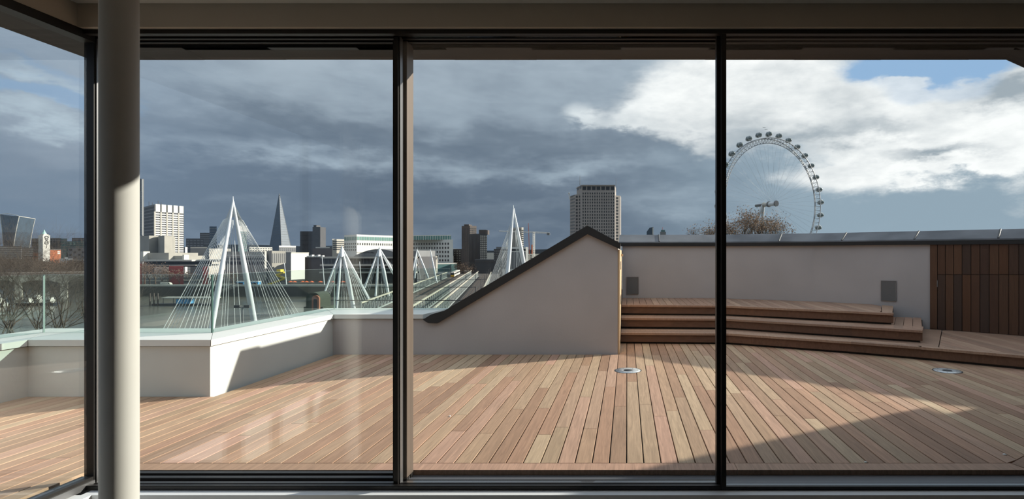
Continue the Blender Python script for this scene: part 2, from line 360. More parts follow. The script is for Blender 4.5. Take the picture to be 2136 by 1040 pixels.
# ------------------------------------------------------------------ the terrace
PITCH, X0 = .11121, -1.338
def lerp_poly(pts, x):
    for (a, ya), (b, yb) in zip(pts, pts[1:]):
        if a <= x <= b: return ya + (yb-ya)*(x-a)/(b-a)
    return pts[0][1] if x < pts[0][0] else pts[-1][1]
S1 = [(-.092,8.22),(1.5,8.15),(3.0,7.39),(3.72,6.97),(4.6,6.37),(5.42,5.80)]
S2 = [(-.092,8.69),(1.54,8.58),(3.14,7.70),(3.895,7.27)]
S3 = [(-.092,9.10),(1.61,8.97),(3.32,8.10),(3.77,7.82)]
WALL = [(-.09,10.55),(1.72,10.5),(3.33,9.77),(3.87,9.40),(4.33,9.02),(4.76,8.67),(5.70,7.92),(7.5,6.456)]
RIS = .166
fl = struct('floor', MB().prism([(-6.6,-3),(-3.3,-3),(-3.3,3.44),(5.3,3.44),(5.3,5.2),(8.0,7.0),(8.0,11.2),(-.3,11.2),(-4.6,8.3),(-6.6,6.0)], -.30, -.034), M_['under'])
struct('building_base', MB().prism([(-6.5,-12),(10,-12),(10,11.5),(-.3,11.5),(-4.5,8.2),(-6.5,5.95)], -22.0, -.46), M_['stone'])
rng = random.Random(5)
def plank(x0, x1, ya0, ya1, yb0, yb1, m, parent, z=0.0, th=.03, c=.0016, name='plank'):
    lo = [(x0,ya0,z-th),(x1,ya1,z-th),(x1,yb1,z-th),(x0,yb0,z-th)]
    mid = [(p[0],p[1],z-c) for p in lo]
    top = [(x0+c,ya0+c,z),(x1-c,ya1+c,z),(x1-c,yb1-c,z),(x0+c,yb0-c,z)]
    b = MB().add(lo+mid+top, [(0,1,5,4),(1,2,6,5),(2,3,7,6),(3,0,4,7),(4,5,9,8),(5,6,10,9),(6,7,11,10),(7,4,8,11),(8,9,10,11),(3,2,1,0)])
    return b.build(name, m, parent)
def yfar(x):
    if x < -5.66: return None
    if x < -3.945: return 5.197
    if x < -.118: return 7.360
    return lerp_poly(S1, x) + .05
def ynear(x):
    if x < -3.30: return 1.9
    if x < 2.47: return 3.553
    return 3.553 + (x-2.47)*.72
k = math.floor((-5.66-X0)/PITCH); gap = .008
while True:
    x0 = X0+k*PITCH+gap/2; x1 = x0+PITCH-gap; k += 1
    if x1 < -5.60: continue
    x0 = max(x0, -5.655)
    e = 1e-4
    f0, f1, n0, n1 = yfar(x0+e), yfar(x1-e), ynear(x0+e), ynear(x1-e)
    if f0 is None: f0 = f1
    if abs(f0-f1) > .4: f0 = f1 = min(f0, f1)
    if abs(n0-n1) > .4: n0 = n1 = max(n0, n1)
    if min(f0-n0, f1-n1) < .15: break
    L_ = max(f0-n0, f1-n1); cuts = []; p = rng.uniform(.5, 2.3)
    while p < L_-.5: cuts.append(p); p += rng.uniform(1.7, 2.6)
    prev = (n0, n1)
    for cpos in cuts:
        y = max(n0, n1)+cpos
        if y > min(f0, f1)-.3: break
        plank(x0, x1, prev[0], prev[1], y-.0012, y-.0012, M_['deck'], fl); prev = (y+.0012, y+.0012)
    plank(x0, x1, prev[0], prev[1], f0, f1, M_['deck'], fl)
# edge boards along the window and the wing
ex = [-3.29, -1.6, .69, 2.47]
for a, b in zip(ex, ex[1:]):
    r_ = .079 if b == 2.47 else 0
    MB().hexa([(a+.0015,3.437,-.03),(b-.0015+r_/2.4,3.437,-.03),(b-.0015,3.5485,-.03),(a+.0015,3.5485,-.03)],
              [(a+.0015,3.437,0),(b-.0015+r_/2.4,3.437,0),(b-.0015,3.5485,0),(a+.0015,3.5485,0)]).build('edge_board', M_['deck'], fl)
wd = Vector((1,.72,0)).normalized(); wn = Vector((wd.y,-wd.x,0))
for i in range(3):
    q0 = Vector((2.475,3.549,0)) + wd*(.0+i*.95); q1 = q0 + wd*.945
    MB().hexa([tuple(q0+wn*.108+wd*(-.0 if i else -.03)+Vector((0,0,-.03))), tuple(q1+wn*.108+Vector((0,0,-.03))), tuple(q1+Vector((0,0,-.03))), tuple(q0+Vector((0,0,-.03)))],
              [tuple(q0+wn*.108+wd*(-.0 if i else -.03)), tuple(q1+wn*.108), tuple(q1), tuple(q0)]).build('edge_board', M_['deck'], fl)

# parapet with its coping, the gable wall and the back wall
ZW, ZK = .470, .537
par = struct('wall_parapet', MB().prism([(-5.66,1.0),(-5.66,5.21),(-3.94,5.21),(-3.94,7.375),(-2.55,7.375),(-2.55,8.15),(-4.45,8.15),(-4.45,5.95),(-6.25,5.95),(-6.25,1.0)], -.46, ZW), M_['stone'])
def slab(poly, name, parent, m): return MB().prism(poly, ZW+.009, ZK).build(name, m, parent)
g_ = .003
slab([(-5.63,1.0),(-5.63,3.0-g_),(-6.28,3.0-g_),(-6.28,1.0)], 'coping_stone', par, M_['coping'])
slab([(-5.63,3.0+g_),(-5.63,5.18-g_),(-6.28,5.98-g_),(-6.28,3.0+g_)], 'coping_stone', par, M_['coping'])
slab([(-5.63+g_,5.18),(-3.91-g_,5.18),(-4.48-g_,5.98),(-6.28+g_,5.98)], 'coping_stone', par, M_['coping'])
slab([(-3.91,5.18+g_),(-3.91,7.345-g_),(-4.48,8.18-g_),(-4.48,5.98+g_)], 'coping_stone', par, M_['coping'])
slab([(-3.91+g_,7.345),(-2.72,7.345),(-2.62,8.18),(-4.48+g_,8.18)], 'coping_stone', par, M_['coping'])
MB().box(-3.935, -2.551, 7.3735, 7.3748, -.03, ZW-.001).build('render_panel', M_['render'], par)

gab = struct('wall_gable', MB().prism_xz([(-.125,-.03),(-.125,1.44),(-.53,1.655),(-2.55,.47),(-2.55,-.03)], 7.3735, 10.62), M_['render'])
up = [(-2.6,.54),(-2.435,.585),(-.529,1.72),(-.085,1.482)]; dn = [(-.095,1.405),(-.529,1.605),(-2.524,.419),(-2.645,.424),(-2.715,.470)]
MB().prism_xz(up+dn, 7.325, 7.60).build('dark_coping', M_['cap'], gab)
MB().prism_xz([(-2.45,.55),(-.529,1.70),(-.10,1.47),(-.12,1.42),(-.529,1.64),(-2.5,.48)], 7.60, 10.55).build('roof_covering', M_['lead'], gab)
tp = MB().hexa([(-.124,7.378,-.02),(-.098,7.378,-.02),(-.098,9.9,.504),(-.124,9.9,.504)], [(-.124,7.378,1.40),(-.098,7.378,1.40),(-.098,9.9,1.40),(-.124,9.9,1.40)]).build('timber_edge', M_['pine'], gab, label='raw timber edge with dark hinges')
for zc in (1.17, .66): MB().box(-.0975, -.092, 8.1, 8.45, zc-.06, zc+.06).build('hinge', M_['dark'], tp)
MB().box(-.097, -.07, 9.2, 9.4, 1.30, 1.34).build('latch', M_['pine'], tp)

def wall_at(px):
    t = (px-CX)/F
    if WALL[0][0] > t*WALL[0][1]: return Vector((t*WALL[0][1], WALL[0][1], 0))
    for (a, ya), (b, yb) in zip(WALL, WALL[1:]):
        # x = a+s(b-a), y = ya+s(yb-ya), x = t*y
        den = (b-a)-t*(yb-ya); s = (t*ya-a)/den
        if -1e-6 <= s <= 1: return Vector((a+s*(b-a), ya+s*(yb-ya), 0))
    return Vector((WALL[-1][0], WALL[-1][1], 0))
def wall_dir(p):
    for (a, ya), (b, yb) in zip(WALL, WALL[1:]):
        if p.x <= b+1e-6: return Vector((b-a, yb-ya, 0)).normalized()
    return Vector((1,-.8,0)).normalized()
back = [(x+.12, y+.35) for x, y in WALL]
bw = struct('wall_terrace', MB().prism(WALL+back[::-1], -.03, 1.50), M_['render'])
j = [1291, 1375, 1497, 1625, 1757, 1908, 2083, 2230, 2340, 2470, 2560]
def off(p, dist, z): d = wall_dir(p); n = Vector((d.y,-d.x,0)); q = p + n*dist; return (q.x, q.y, z)
for i, (a, b) in enumerate(zip(j, j[1:])):
    qs = [wall_at(a + (b-a)*t/4) for t in range(5)]
    fr = MB(); pn = MB()
    for q0, q1 in zip(qs, qs[1:]):
        fr.hexa([off(q0,.05,1.485), off(q1,.05,1.485), off(q1,-.02,1.485), off(q0,-.02,1.485)], [off(q0,.05,1.548), off(q1,.05,1.548), off(q1,-.02,1.548), off(q0,-.02,1.548)])
        pn.hexa([off(q0,.045,1.5485), off(q1,.045,1.5485), off(q1,-.42,1.5485), off(q0,-.42,1.5485)], [off(q0,.04,1.57), off(q1,.04,1.57), off(q1,-.30,1.715), off(q0,-.30,1.715)])
    fr.build('drip_edge', M_['cap'], bw); po = pn.build('lead_panel', M_['lead'], bw)
    if 0 < i:
        q = wall_at(a); MB().tube(off(q,.036,1.570), off(q,-.295,1.711), .015, n=8).build('seam_roll', M_['seam'], po)

# wall vents
def vent(label, px0, px1, py0, py1):
    a, b = wall_at(px0), wall_at(px1); d = (b-a); z0 = Z(py1, (a.y+b.y)/2); z1 = Z(py0, (a.y+b.y)/2)
    t = thing('wall_vent', label, 'vent', 'grey vents on the terrace wall')
    n = Vector((d.y,-d.x,0)).normalized()
    def q(s, o, z): p = a+d*s+n*o; return (p.x, p.y, z)
    def plate(s0, s1, za, zb, o0, o1, nm, m): MB().hexa([q(s0,o1,za),q(s1,o1,za),q(s1,o0,za),q(s0,o0,za)],[q(s0,o1,zb),q(s1,o1,zb),q(s1,o0,zb),q(s0,o0,zb)]).build(nm, m, t)
    plate(0,1,z0,z1,.001,.012,'back_plate',M_['grille'])
    w = .035; hh = (z1-z0)*.025
    plate(0,w,z0,z1,.012,.02,'frame',M_['rail']); plate(1-w,1,z0,z1,.012,.02,'frame',M_['rail'])
    plate(w,1-w,z0,z0+hh,.012,.02,'frame',M_['rail']); plate(w,1-w,z1-hh,z1,.012,.02,'frame',M_['rail'])
    for i in range(14):
        zc = z0+hh+(z1-z0-2*hh)*(i+.5)/14; plate(w,1-w,zc-.006,zc+.006,.012,.017,'slat',M_['grille'])
vent('small grey vent on the terrace wall beside the gable wall', 1307, 1332, 577, 613)
vent('larger grey vent on the terrace wall near the dark timber cladding', 1838, 1870, 585, 627)

# dark timber cladding with a hidden door
bk_ = MB()
for q0, q1 in ((wall_at(1940), wall_at(2040)), (wall_at(2040), wall_at(2180))): bk_.hexa([off(q0,.004,RIS),off(q1,.004,RIS),off(q1,.0005,RIS),off(q0,.0005,RIS)],[off(q0,.004,1.484),off(q1,.004,1.484),off(q1,.0005,1.484),off(q0,.0005,1.484)])
cl = thing('timber_cladding', 'dark brown vertical timber boards with hidden door covering the wall end', 'cladding')
bk_.build('backing', M_['under'], cl)
cj = [1940, 1956] + [1956+16.3*i+.28*i*i for i in range(1, 13)]
for i, (a, b) in enumerate(zip(cj, cj[1:])):
    p0, p1 = wall_at(a+.75), wall_at(b-.75); zb = RIS+.004
    zj = 1.35-44/F*p0.y*1.0
    for (za, zb2) in (((zb, 1.483),) if i == 0 else ((zb, zj-.004), (zj+.004, 1.483))):
        MB().hexa([off(p0,.025,za),off(p1,.025,za),off(p1,.005,za),off(p0,.005,za)],[off(p0,.025,zb2),off(p1,.025,zb2),off(p1,.005,zb2),off(p0,.005,zb2)]).build('cladding_board', M_['clad'], cl)
hp = wall_at(1956); MB().tube(off(hp,.03,Z(598,hp.y)), off(hp,.03,Z(584,hp.y)), .008, n=8).build('hinge', M_['rail'], cl)

# broad steps
def strip(pts, o0, o1, z0, z1, name, m, parent, ends=None):
    """boards that follow a front edge, offset o0..o1 behind it, mitred at the bends"""
    out = []
    def offp(i, o):
        ds = []
        if i > 0: ds.append(Vector((pts[i][0]-pts[i-1][0], pts[i][1]-pts[i-1][1], 0)).normalized())
        if i < len(pts)-1: ds.append(Vector((pts[i+1][0]-pts[i][0], pts[i+1][1]-pts[i][1], 0)).normalized())
        t = sum(ds, Vector()).normalized(); n = Vector((-t.y, t.x, 0))
        if i == 0: n = Vector((0,1,0))
        q = Vector((pts[i][0], pts[i][1], 0)) + n*(o/max(.6, n.dot(Vector((-ds[0].y, ds[0].x, 0))))); return (q.x, q.y)
    for i in range(len(pts)-1):
        a0, a1, b0, b1 = offp(i,o0), offp(i,o1), offp(i+1,o0), offp(i+1,o1)
        MB().hexa([(*a0,z0),(*b0,z0),(*b1,z0),(*a1,z0)],[(*a0,z1),(*b0,z1),(*b1,z1),(*a1,z1)]).build(name, m, parent)
def body(poly, z0, z1, parent): MB().prism(poly, z0, z1).build('carcass', M_['under'], parent)
def shift(pts, o): return [(x, y+o) for x, y in pts]
st1 = thing('deck_step', 'lowest and widest timber deck step running on as a platform to the cladding', 'step')
st2 = thing('deck_step', 'middle timber deck step under the shortest top step', 'step')
st3 = thing('deck_step', 'topmost shortest timber deck step against the rendered wall', 'step')
wl = [p for p in WALL]
body(shift(S1,.06)+[(6.55,7.15)]+[(x-.02,y-.02) for x, y in wl[:-1]][::-1], .0, RIS-.031, st1)
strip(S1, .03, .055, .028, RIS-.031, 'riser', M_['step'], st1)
for i in range(4): strip(S1[:4], i*.113+(0 if i == 0 else .003), (i+1)*.113-.003, RIS-.03, RIS, 'nosing' if i == 0 else 'tread_board', M_['tread'], st1)
strip(S1[3:], 0, .11, RIS-.03, RIS, 'nosing', M_['tread'], st1)
ex2 = Vector((4.69-3.895, 8.80-7.27, 0)).normalized()
# border board beside the middle step, then platform boards running away from the window
MB().hexa([(3.60,7.125,RIS-.03),(3.93,6.965,RIS-.03),(4.86,8.52,RIS-.03),(4.55,8.72,RIS-.03)],[(3.60,7.125,RIS+.0005),(3.93,6.965,RIS+.0005),(4.86,8.52,RIS+.0005),(4.55,8.72,RIS+.0005)]).build('border_board', M_['tread'], st1)
x = 3.96
while x < 6.6:
    def lo(xx): return max(lerp_poly(S1, xx)+.145, 3.6+(xx-2.8)*.7165+.08)
    def hi(xx):
        w = lerp_poly(WALL, xx)-.035
        return min(w, 6.97+(xx-3.945)*(8.52-6.97)/(4.86-3.93)) if xx < 4.86 else w
    a0, a1, b0, b1 = lo(x), lo(x+.105), hi(x), hi(x+.105)
    if min(b0-a0, b1-a1) > .03: plank(x, x+.105, a0, a1, b0, b1, M_['tread'], st1, z=RIS, name='tread_board')
    x += .111
body(shift(S2,.06)+[(4.66,8.70)]+[(x_-.03,y_-.03) for x_, y_ in wl[:5]][::-1], RIS+.001, 2*RIS-.031, st2)
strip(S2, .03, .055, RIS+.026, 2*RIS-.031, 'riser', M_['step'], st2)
for i in range(4): strip(S2, i*.113+(0 if i == 0 else .003), (i+1)*.113-.003, 2*RIS-.03, 2*RIS, 'nosing' if i == 0 else 'tread_board', M_['tread'], st2)
en = Vector((ex2.y,-ex2.x,0))
for i in range(4):
    a = Vector((3.895,7.27,0)) - en*(.118*i) + ex2*.118; b = a + ex2*(1.50-.03*i)
    c_, d_ = a-en*.112, b-en*.112
    MB().hexa([(d_.x,d_.y,2*RIS-.028),(c_.x,c_.y,2*RIS-.028),(a.x,a.y,2*RIS-.028),(b.x,b.y,2*RIS-.028)],[(d_.x,d_.y,2*RIS+.001),(c_.x,c_.y,2*RIS+.001),(a.x,a.y,2*RIS+.001),(b.x,b.y,2*RIS+.001)]).build('tread_board', M_['tread'], st2)
pa, pb = Vector((3.895,7.30,0)), Vector((4.66,8.74,0)); nn = Vector((pb.y-pa.y, -(pb.x-pa.x), 0)).normalized()*.02
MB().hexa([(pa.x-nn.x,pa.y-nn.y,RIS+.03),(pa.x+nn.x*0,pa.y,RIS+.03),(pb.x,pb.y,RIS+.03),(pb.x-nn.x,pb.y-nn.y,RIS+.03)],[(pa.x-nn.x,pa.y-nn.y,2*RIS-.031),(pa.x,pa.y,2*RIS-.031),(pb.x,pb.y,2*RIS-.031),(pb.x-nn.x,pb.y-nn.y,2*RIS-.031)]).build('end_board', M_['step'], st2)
body(shift(S3,.06)+[(4.28,8.86)]+[(x_-.03,y_-.03) for x_, y_ in wl[:4]][::-1], 2*RIS+.001, 3*RIS-.031, st3)
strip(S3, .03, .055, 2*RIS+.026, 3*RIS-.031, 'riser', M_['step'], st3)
strip(S3, 0, .105, 3*RIS-.03, 3*RIS, 'nosing', M_['tread'], st3)
MB().hexa([(3.70,8.00,3*RIS-.03),(3.80,7.90,3*RIS-.03),(4.31,8.93,3*RIS-.03),(4.19,9.08,3*RIS-.03)],[(3.70,8.00,3*RIS),(3.80,7.90,3*RIS),(4.31,8.93,3*RIS),(4.19,9.08,3*RIS)]).build('border_board', M_['tread'], st3)
pa, pb = Vector((3.77,7.85,0)), Vector((4.29,8.90,0)); nn = Vector((pb.y-pa.y, -(pb.x-pa.x), 0)).normalized()*.02
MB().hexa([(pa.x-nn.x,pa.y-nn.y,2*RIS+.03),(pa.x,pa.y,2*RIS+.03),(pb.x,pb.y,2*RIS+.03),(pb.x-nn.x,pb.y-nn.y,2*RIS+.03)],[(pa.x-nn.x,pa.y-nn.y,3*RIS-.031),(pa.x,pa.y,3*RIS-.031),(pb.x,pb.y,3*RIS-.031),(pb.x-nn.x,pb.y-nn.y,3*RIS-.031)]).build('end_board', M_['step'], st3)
k = math.floor((-.085-X0)/PITCH)
x = X0+k*PITCH
while x < 4.2:
    x0, x1 = max(x+.003, -.09), x+PITCH-.003
    def lo(xx): return lerp_poly(S3, xx)+(.118 if xx < 1.61 else .132) if xx < 3.69 else 8.00+(xx-3.69)*(9.10-8.00)/(4.19-3.69)
    def hi(xx): return lerp_poly(WALL, xx)-.012
    a0, a1, b0, b1 = lo(x0), lo(x1), hi(x0), hi(x1)
    if min(b0-a0, b1-a1) > .02: plank(x0, x1, a0, a1, b0, b1, M_['tread'], st3, z=3*RIS, name='tread_board')
    x += PITCH

# round recessed covers in the deck
def cover(label, px, py, d):
    c = (X(px, d), d, 0)
    t = thing('deck_cover', label, 'floor light', 'round steel covers set in the deck', loc=c)
    MB().lathe([(.157,.0003),(.157,.0012),(.150,.0012),(.150,.0003)], n=40).build('rim', M_['dark'], t)
    MB().lathe([(.002,.0005),(.145,.0005),(.145,.002),(.060,.0045),(.058,.0045),(.056,.002),(.001,.002)], n=40).build('plate', M_['steel'], t)
    MB().lathe([(.001,.0022),(.052,.0022),(.050,.006),(.001,.0075)], n=28).build('lens', M_['dark'], t)
    for i in range(6):
        a = i*math.pi/3; MB().lathe([(.001,.002),(.007,.002),(.006,.0045),(.001,.005)], c=(.11*math.cos(a),.11*math.sin(a),0), n=10).build('screw', M_['rail'], t)
cover('round steel deck cover in the sunlit boards near the gable wall', 1310, 771, 6.36)
cover('round steel deck cover in the shaded boards below the low platform', 1976, 772, 6.34)
# scraps on the boards
for (px, py, r_, lb) in ((2096, 948, .014, 'small pale stud on the shaded boards by the right window edge'), (938, 868, .010, 'tiny white scrap on the sunlit boards left of centre'), (1806, 964, .011, 'small pale scrap lying beside the edge board right of the thin mullion')):
    g = G(px, py, 0.0); o = MB().lathe([(r_*.3,.0005),(r_,.001),(r_*.9,.004),(r_*.4,.008),(.001,.009)], n=10).build('paint_scrap', M_['white']); o.location = g; o['label'] = lb; o['category'] = 'scrap'

# glass balustrade on the parapet
bal = thing('glass_balustrade', 'clear frameless glass balustrade standing on the pale parapet coping', 'balustrade')
GZ = 1.131
def gpanel(x0, x1, y0, y1):
    o = MB().box(x0, x1, y0, y1, ZK+.0005, GZ).build('glass_panel', M_['bal'], bal)
    return o
gpanel(-5.985, -4.262, 5.655, 5.669); gpanel(-4.257, -4.243, 5.655, 7.972); gpanel(-4.235, -2.57, 7.975, 7.989); gpanel(-6.007, -5.993, 2.0, 5.655)
MB().box(-4.2565, -4.2425, 5.640, 5.653, ZK, GZ).build('glass_edge', M_['gedge'], bal)
M_['cedge'] = mat('clear_glass_edge', (.30,.37,.36), .3)
MB().box(-5.9915, -5.986, 5.653, 5.671, ZK, GZ).build('glass_edge', M_['cedge'], bal)
MB().box(-4.2425,-4.2365, 7.974, 7.99, ZK, GZ).build('glass_edge', M_['cedge'], bal)
for a, b, y0, y1 in ((-5.985,-4.262,5.653,5.671),(-4.235,-2.57,7.973,7.991)): MB().box(a, b, y0, y1, GZ, GZ+.0012).build('top_edge', M_['cedge'], bal)
MB().box(-4.259,-4.241,5.655,7.985,GZ,GZ+.0012).build('top_edge', M_['cedge'], bal)

# ------------------------------------------------------------------ the city beyond the terrace
WATER, BANK, NEAR = -28.0, -21.4, -22.0
C_ = {}
C_['water'] = mat('river_water', (.105,.10,.078), .22, col2=(.145,.138,.11), scale=.05, bump=.35, bscale=.6, stretch=(.35,1,1))
C_['ground'] = mat('far_ground', (.065,.062,.056), .95, col2=(.10,.095,.08), scale=.03)
C_['quay'] = mat('quay_wall', (.060,.062,.055), .9, col2=(.10,.10,.085), scale=.1)
C_['pale'] = mat('pale_stone', (.58,.56,.50), .85, var=.12, scale=.15)
C_['white'] = mat('white_facade', (.72,.71,.66), .8, var=.06, scale=.1)
C_['cream'] = mat('cream_facade', (.50,.47,.41), .85, var=.1, scale=.1)
C_['conc'] = mat('raw_concrete', (.34,.325,.285), .9, var=.18, scale=.12)
C_['grey'] = mat('grey_facade', (.19,.195,.20), .8, var=.15, scale=.1)
C_['dgrey'] = mat('dark_facade', (.075,.075,.08), .75, var=.2, scale=.1)
C_['brown'] = mat('brown_facade', (.105,.085,.078), .8, var=.2, scale=.1)
C_['brick'] = mat('orange_brick', (.42,.135,.06), .85, var=.15, scale=.3)
C_['rbrick'] = mat('red_brick', (.38,.16,.10), .85, var=.15, scale=3)
C_['win'] = mat('window_dark', (.028,.032,.038), .3)
C_['blueglass'] = mat('blue_glass', (.055,.085,.12), .3, var=.25, scale=.06)
C_['teal'] = mat('teal_glass', (.10,.19,.19), .25, var=.3, scale=.2)
C_['gwin'] = mat('green_window', (.12,.26,.23), .3)
C_['steelw'] = mat('white_steel', (.70,.74,.76), .45)
C_['cable'] = mat('cable_white', (.72,.75,.75), .5)
C_['roofgrey'] = mat('roof_grey', (.20,.205,.21), .7, var=.15, scale=.1)
C_['stoneshade'] = mat('shaded_stone', (.36,.325,.30), .85, var=.1, scale=.1)  # pale stone greyed in its colour to stand for cloud shadow
C_['eye'] = mat('shaded_wheel_steel', (.40,.42,.44), .5)  # white rim steel darkened in colour, standing in for a cloud's shade
C_['truss'] = mat('truss_paint', (.27,.30,.29), .6)
C_['trusslit'] = mat('truss_chord_lit', (.46,.435,.35), .6)  # top chord coloured lighter, sunlit tone put into the paint
C_['bark'] = mat('bark', (.085,.070,.055), .95, var=.3, scale=2)
C_['twig'] = mat('twig_brown', (.17,.115,.08), .95, var=.3, scale=1)
C_['leaf'] = mat('dry_leaf', (.22,.13,.07), .9, var=.4, scale=2)
C_['red'] = mat('red_paint', (.34,.045,.035), .5); C_['yellow'] = mat('yellow_paint', (.72,.52,.03), .6)
C_['orange'] = mat('orange_canvas', (.72,.15,.05), .8); C_['blue'] = mat('blue_paint', (.08,.33,.62), .5)
C_['copper'] = mat('green_copper', (.42,.68,.58), .7); C_['slate'] = mat('mossy_slate', (.06,.075,.055), .9, var=.3, scale=2)
C_['ballast'] = mat('track_bed', (.062,.056,.048), .95, var=.4, scale=.3); C_['steelrail'] = mat('rail_rust', (.16,.10,.07), .6)
C_['tyellow'] = mat('train_yellow', (.75,.42,.03), .5); C_['glassp'] = mat('capsule_glass', (.16,.20,.20), .15, spec=.7)
C_['hill'] = mat('far_hill', (.10,.115,.13), 1.0, var=.15, scale=.01)

struct('river', MB().box(-2200, 900, 100, 1500, WATER-1, WATER), C_['water'])
def gp(px, d): return (X(px, d), d)
shore = [gp(-500,900), gp(-150,720), gp(0,600), gp(90,515), gp(180,448), gp(300,383), gp(660,380), gp(1000,380), gp(1500,330), gp(2300,300)]
struct('ground_far', MB().prism(shore+[(5000,1500),(5000,7000),(-9000,7000),(-9000,1500)], WATER-2, BANK), C_['ground'])
struct('ground_near', MB().prism([(-180,-20),(-110,112),(-30,118),(160,118),(160,-20)], NEAR-8, NEAR), C_['ground'])
struct('quay', MB().prism([gp(262,385.0), gp(300,382.6), gp(660,379.6), gp(960,379.6), gp(960,381.5), gp(300,384.6)], BANK-.1, BANK+1.1), C_['pale'])
r0 = random.Random(3)
hl = [(-9000+i*160, Z(516-6*math.sin(i*.21)-3*math.sin(i*.63), 5200)) for i in range(72)]
struct('hills', MB().prism_xz([(-9000,-25)]+hl+[(hl[-1][0],-25)], 5200, 5600), C_['hill'])

def bld(name, label, pts, ytop, m, depth, zb=BANK, ref=0, group=None, cat='building'):
    """a block whose visible faces run left to right through (pixel column, distance) corners"""
    q_ = []                                       # no distance given: the face swings back towards the sun
    for p, d in pts:
        if d is None: pp, pd = q_[-1]; d = pd + (p-pp)/F*pd*(1.25 if pp > 500 else .95)
        q_.append((p, d))
    pts = q_
    v = [(X(p, d), d) for p, d in pts]; mx = sum(a for a, b in v)/len(v); my = sum(b for a, b in v)/len(v); l = math.hypot(mx, my)
    bk = [(a+mx/l*depth, b+my/l*depth) for a, b in v]
    zt = Z(ytop, pts[ref][1])
    t = thing(name, label, cat, group)
    MB().prism(v+bk[::-1], zb, zt).build('wall', C_[m], t)
    t_ = {'t': t, 'v': v, 'zt': zt, 'zb': zb, 'bk': bk}
    return t_
def cells(b, face, ya, yb, cols, rows, wf=.6, hf=.6, m='win', out=.25, name='windows', single=False, s0=0.0, s1=1.0, d=None):
    p0, p1 = Vector((*b['v'][face], 0)), Vector((*b['v'][face+1], 0)); e = p1-p0; n = Vector((e.y, -e.x, 0)).normalized()
    d = d or p0.y; za, zb = Z(ya, d), Z(yb, d); mb = MB()
    for i in range(cols):
        for j in range(rows):
            ca = s0+(s1-s0)*(i+.5-wf/2)/cols; cb = s0+(s1-s0)*(i+.5+wf/2)/cols
            z1 = za+(zb-za)*(j+.5-hf/2)/rows; z0 = za+(zb-za)*(j+.5+hf/2)/rows
            if single: mb = MB()
            q = [p0+e*ca+n*out, p0+e*cb+n*out, p0+e*cb-n*.05, p0+e*ca-n*.05]
            mb.hexa([(a.x,a.y,min(z0,z1)) for a in q], [(a.x,a.y,max(z0,z1)) for a in q])
            if single: mb.build(name, C_[m], b['t'])
    if not single: mb.build(name, C_[m], b['t'], kind='stuff')
def cap(b, h, m, name='roof', inset=0.0):
    v = b['v']+b['bk'][::-1]; cx = sum(p[0] for p in v)/len(v); cy = sum(p[1] for p in v)/len(v)
    q = [(cx+(p[0]-cx)*(1-inset), cy+(p[1]-cy)*(1-inset)) for p in v]
    MB().prism(q, b['zt']+.001, b['zt']+h).build(name, C_[m], b['t'])

# --- far left
wt = thing('glass_tower', 'tall dark glass skyscraper flaring outward to a curved top', 'skyscraper')
dW = 1500
secs = []
for k in range(9):
    t = k/8; y = 545+(449-545)*t; w = t**1.6
    secs.append([(X(9-9*w, dW), dW, Z(y+1-3*t, dW)), (X(47+14*w, dW), dW-25, Z(y+3*t, dW)), (X(59+14*w, dW+60), dW+60, Z(y+7*t, dW+60)), (X(20-9*w, dW+90), dW+90, Z(y, dW+90))])
mb = MB()
for a, b in zip(secs, secs[1:]): mb.hexa(a, b)
mb.build('glazing', C_['blueglass'], wt)
for c in (0, 1, 2):
    e = MB()
    for a, b in zip(secs, secs[1:]): e.tube(a[c], b[c], .9, n=5, smooth=False)
    e.build('edge_fin', C_['pale'], wt)
e = MB(); s = secs[-1]
prev = None
for i in range(9):
    t = i/8; p = Vector(s[0]).lerp(Vector(s[1]), t)+Vector((0,0,4*math.sin(math.pi*t)))
    if prev: e.tube(prev, p, .9, n=5)
    prev = p
e.tube(s[1], s[2], .9, n=5); e.build('roof_rim', C_['pale'], wt)
e = MB()
for i in range(1, 12):
    for a, b in zip(secs, secs[1:]): e.tube(Vector(a[0]).lerp(Vector(a[1]), i/12), Vector(b[0]).lerp(Vector(b[1]), i/12), .3, n=3)
e.build('facade_fins', C_['grey'], wt, kind='stuff')

b = bld('office_block', 'low grey banded office left of the white striped one', [(-20,655),(45,650)], 513, 'grey', 40); cells(b,0,514,540,1,6,1,.4,'pale',single=True, name='floor_band')
b = bld('office_block', 'small white striped office below the flaring skyscraper', [(46,620),(69,None)], 516, 'dgrey', 30); cells(b,0,517,534,1,4,1,.5,'white',single=True,name='floor_band'); cells(b,0,535,548,5,2,.5,.6,'pale')
b = bld('office_block', 'dark slab office behind the lettered tower', [(66,800),(92,790)], 497, 'dgrey', 40); cells(b,0,500,530,6,5,.7,.4,'grey')
b = bld('brick_building', 'low orange brick block left of the lettered tower', [(69,585),(88,None)], 527, 'brick', 20); cells(b,0,531,545,2,2,.6,.4,'win')
b = bld('brick_building', 'orange brick riverside building under the lettered white tower', [(89,560),(127,None)], 521, 'brick', 30)
cells(b,0,524,543,1,4,1,.7,'win',s0=.20,s1=.36,single=True,name='window'); cells(b,0,523,530,1,2,1,.7,'white',s0=.80,s1=.95,single=True,name='bay_window'); cap(b,1.2,'dgrey')
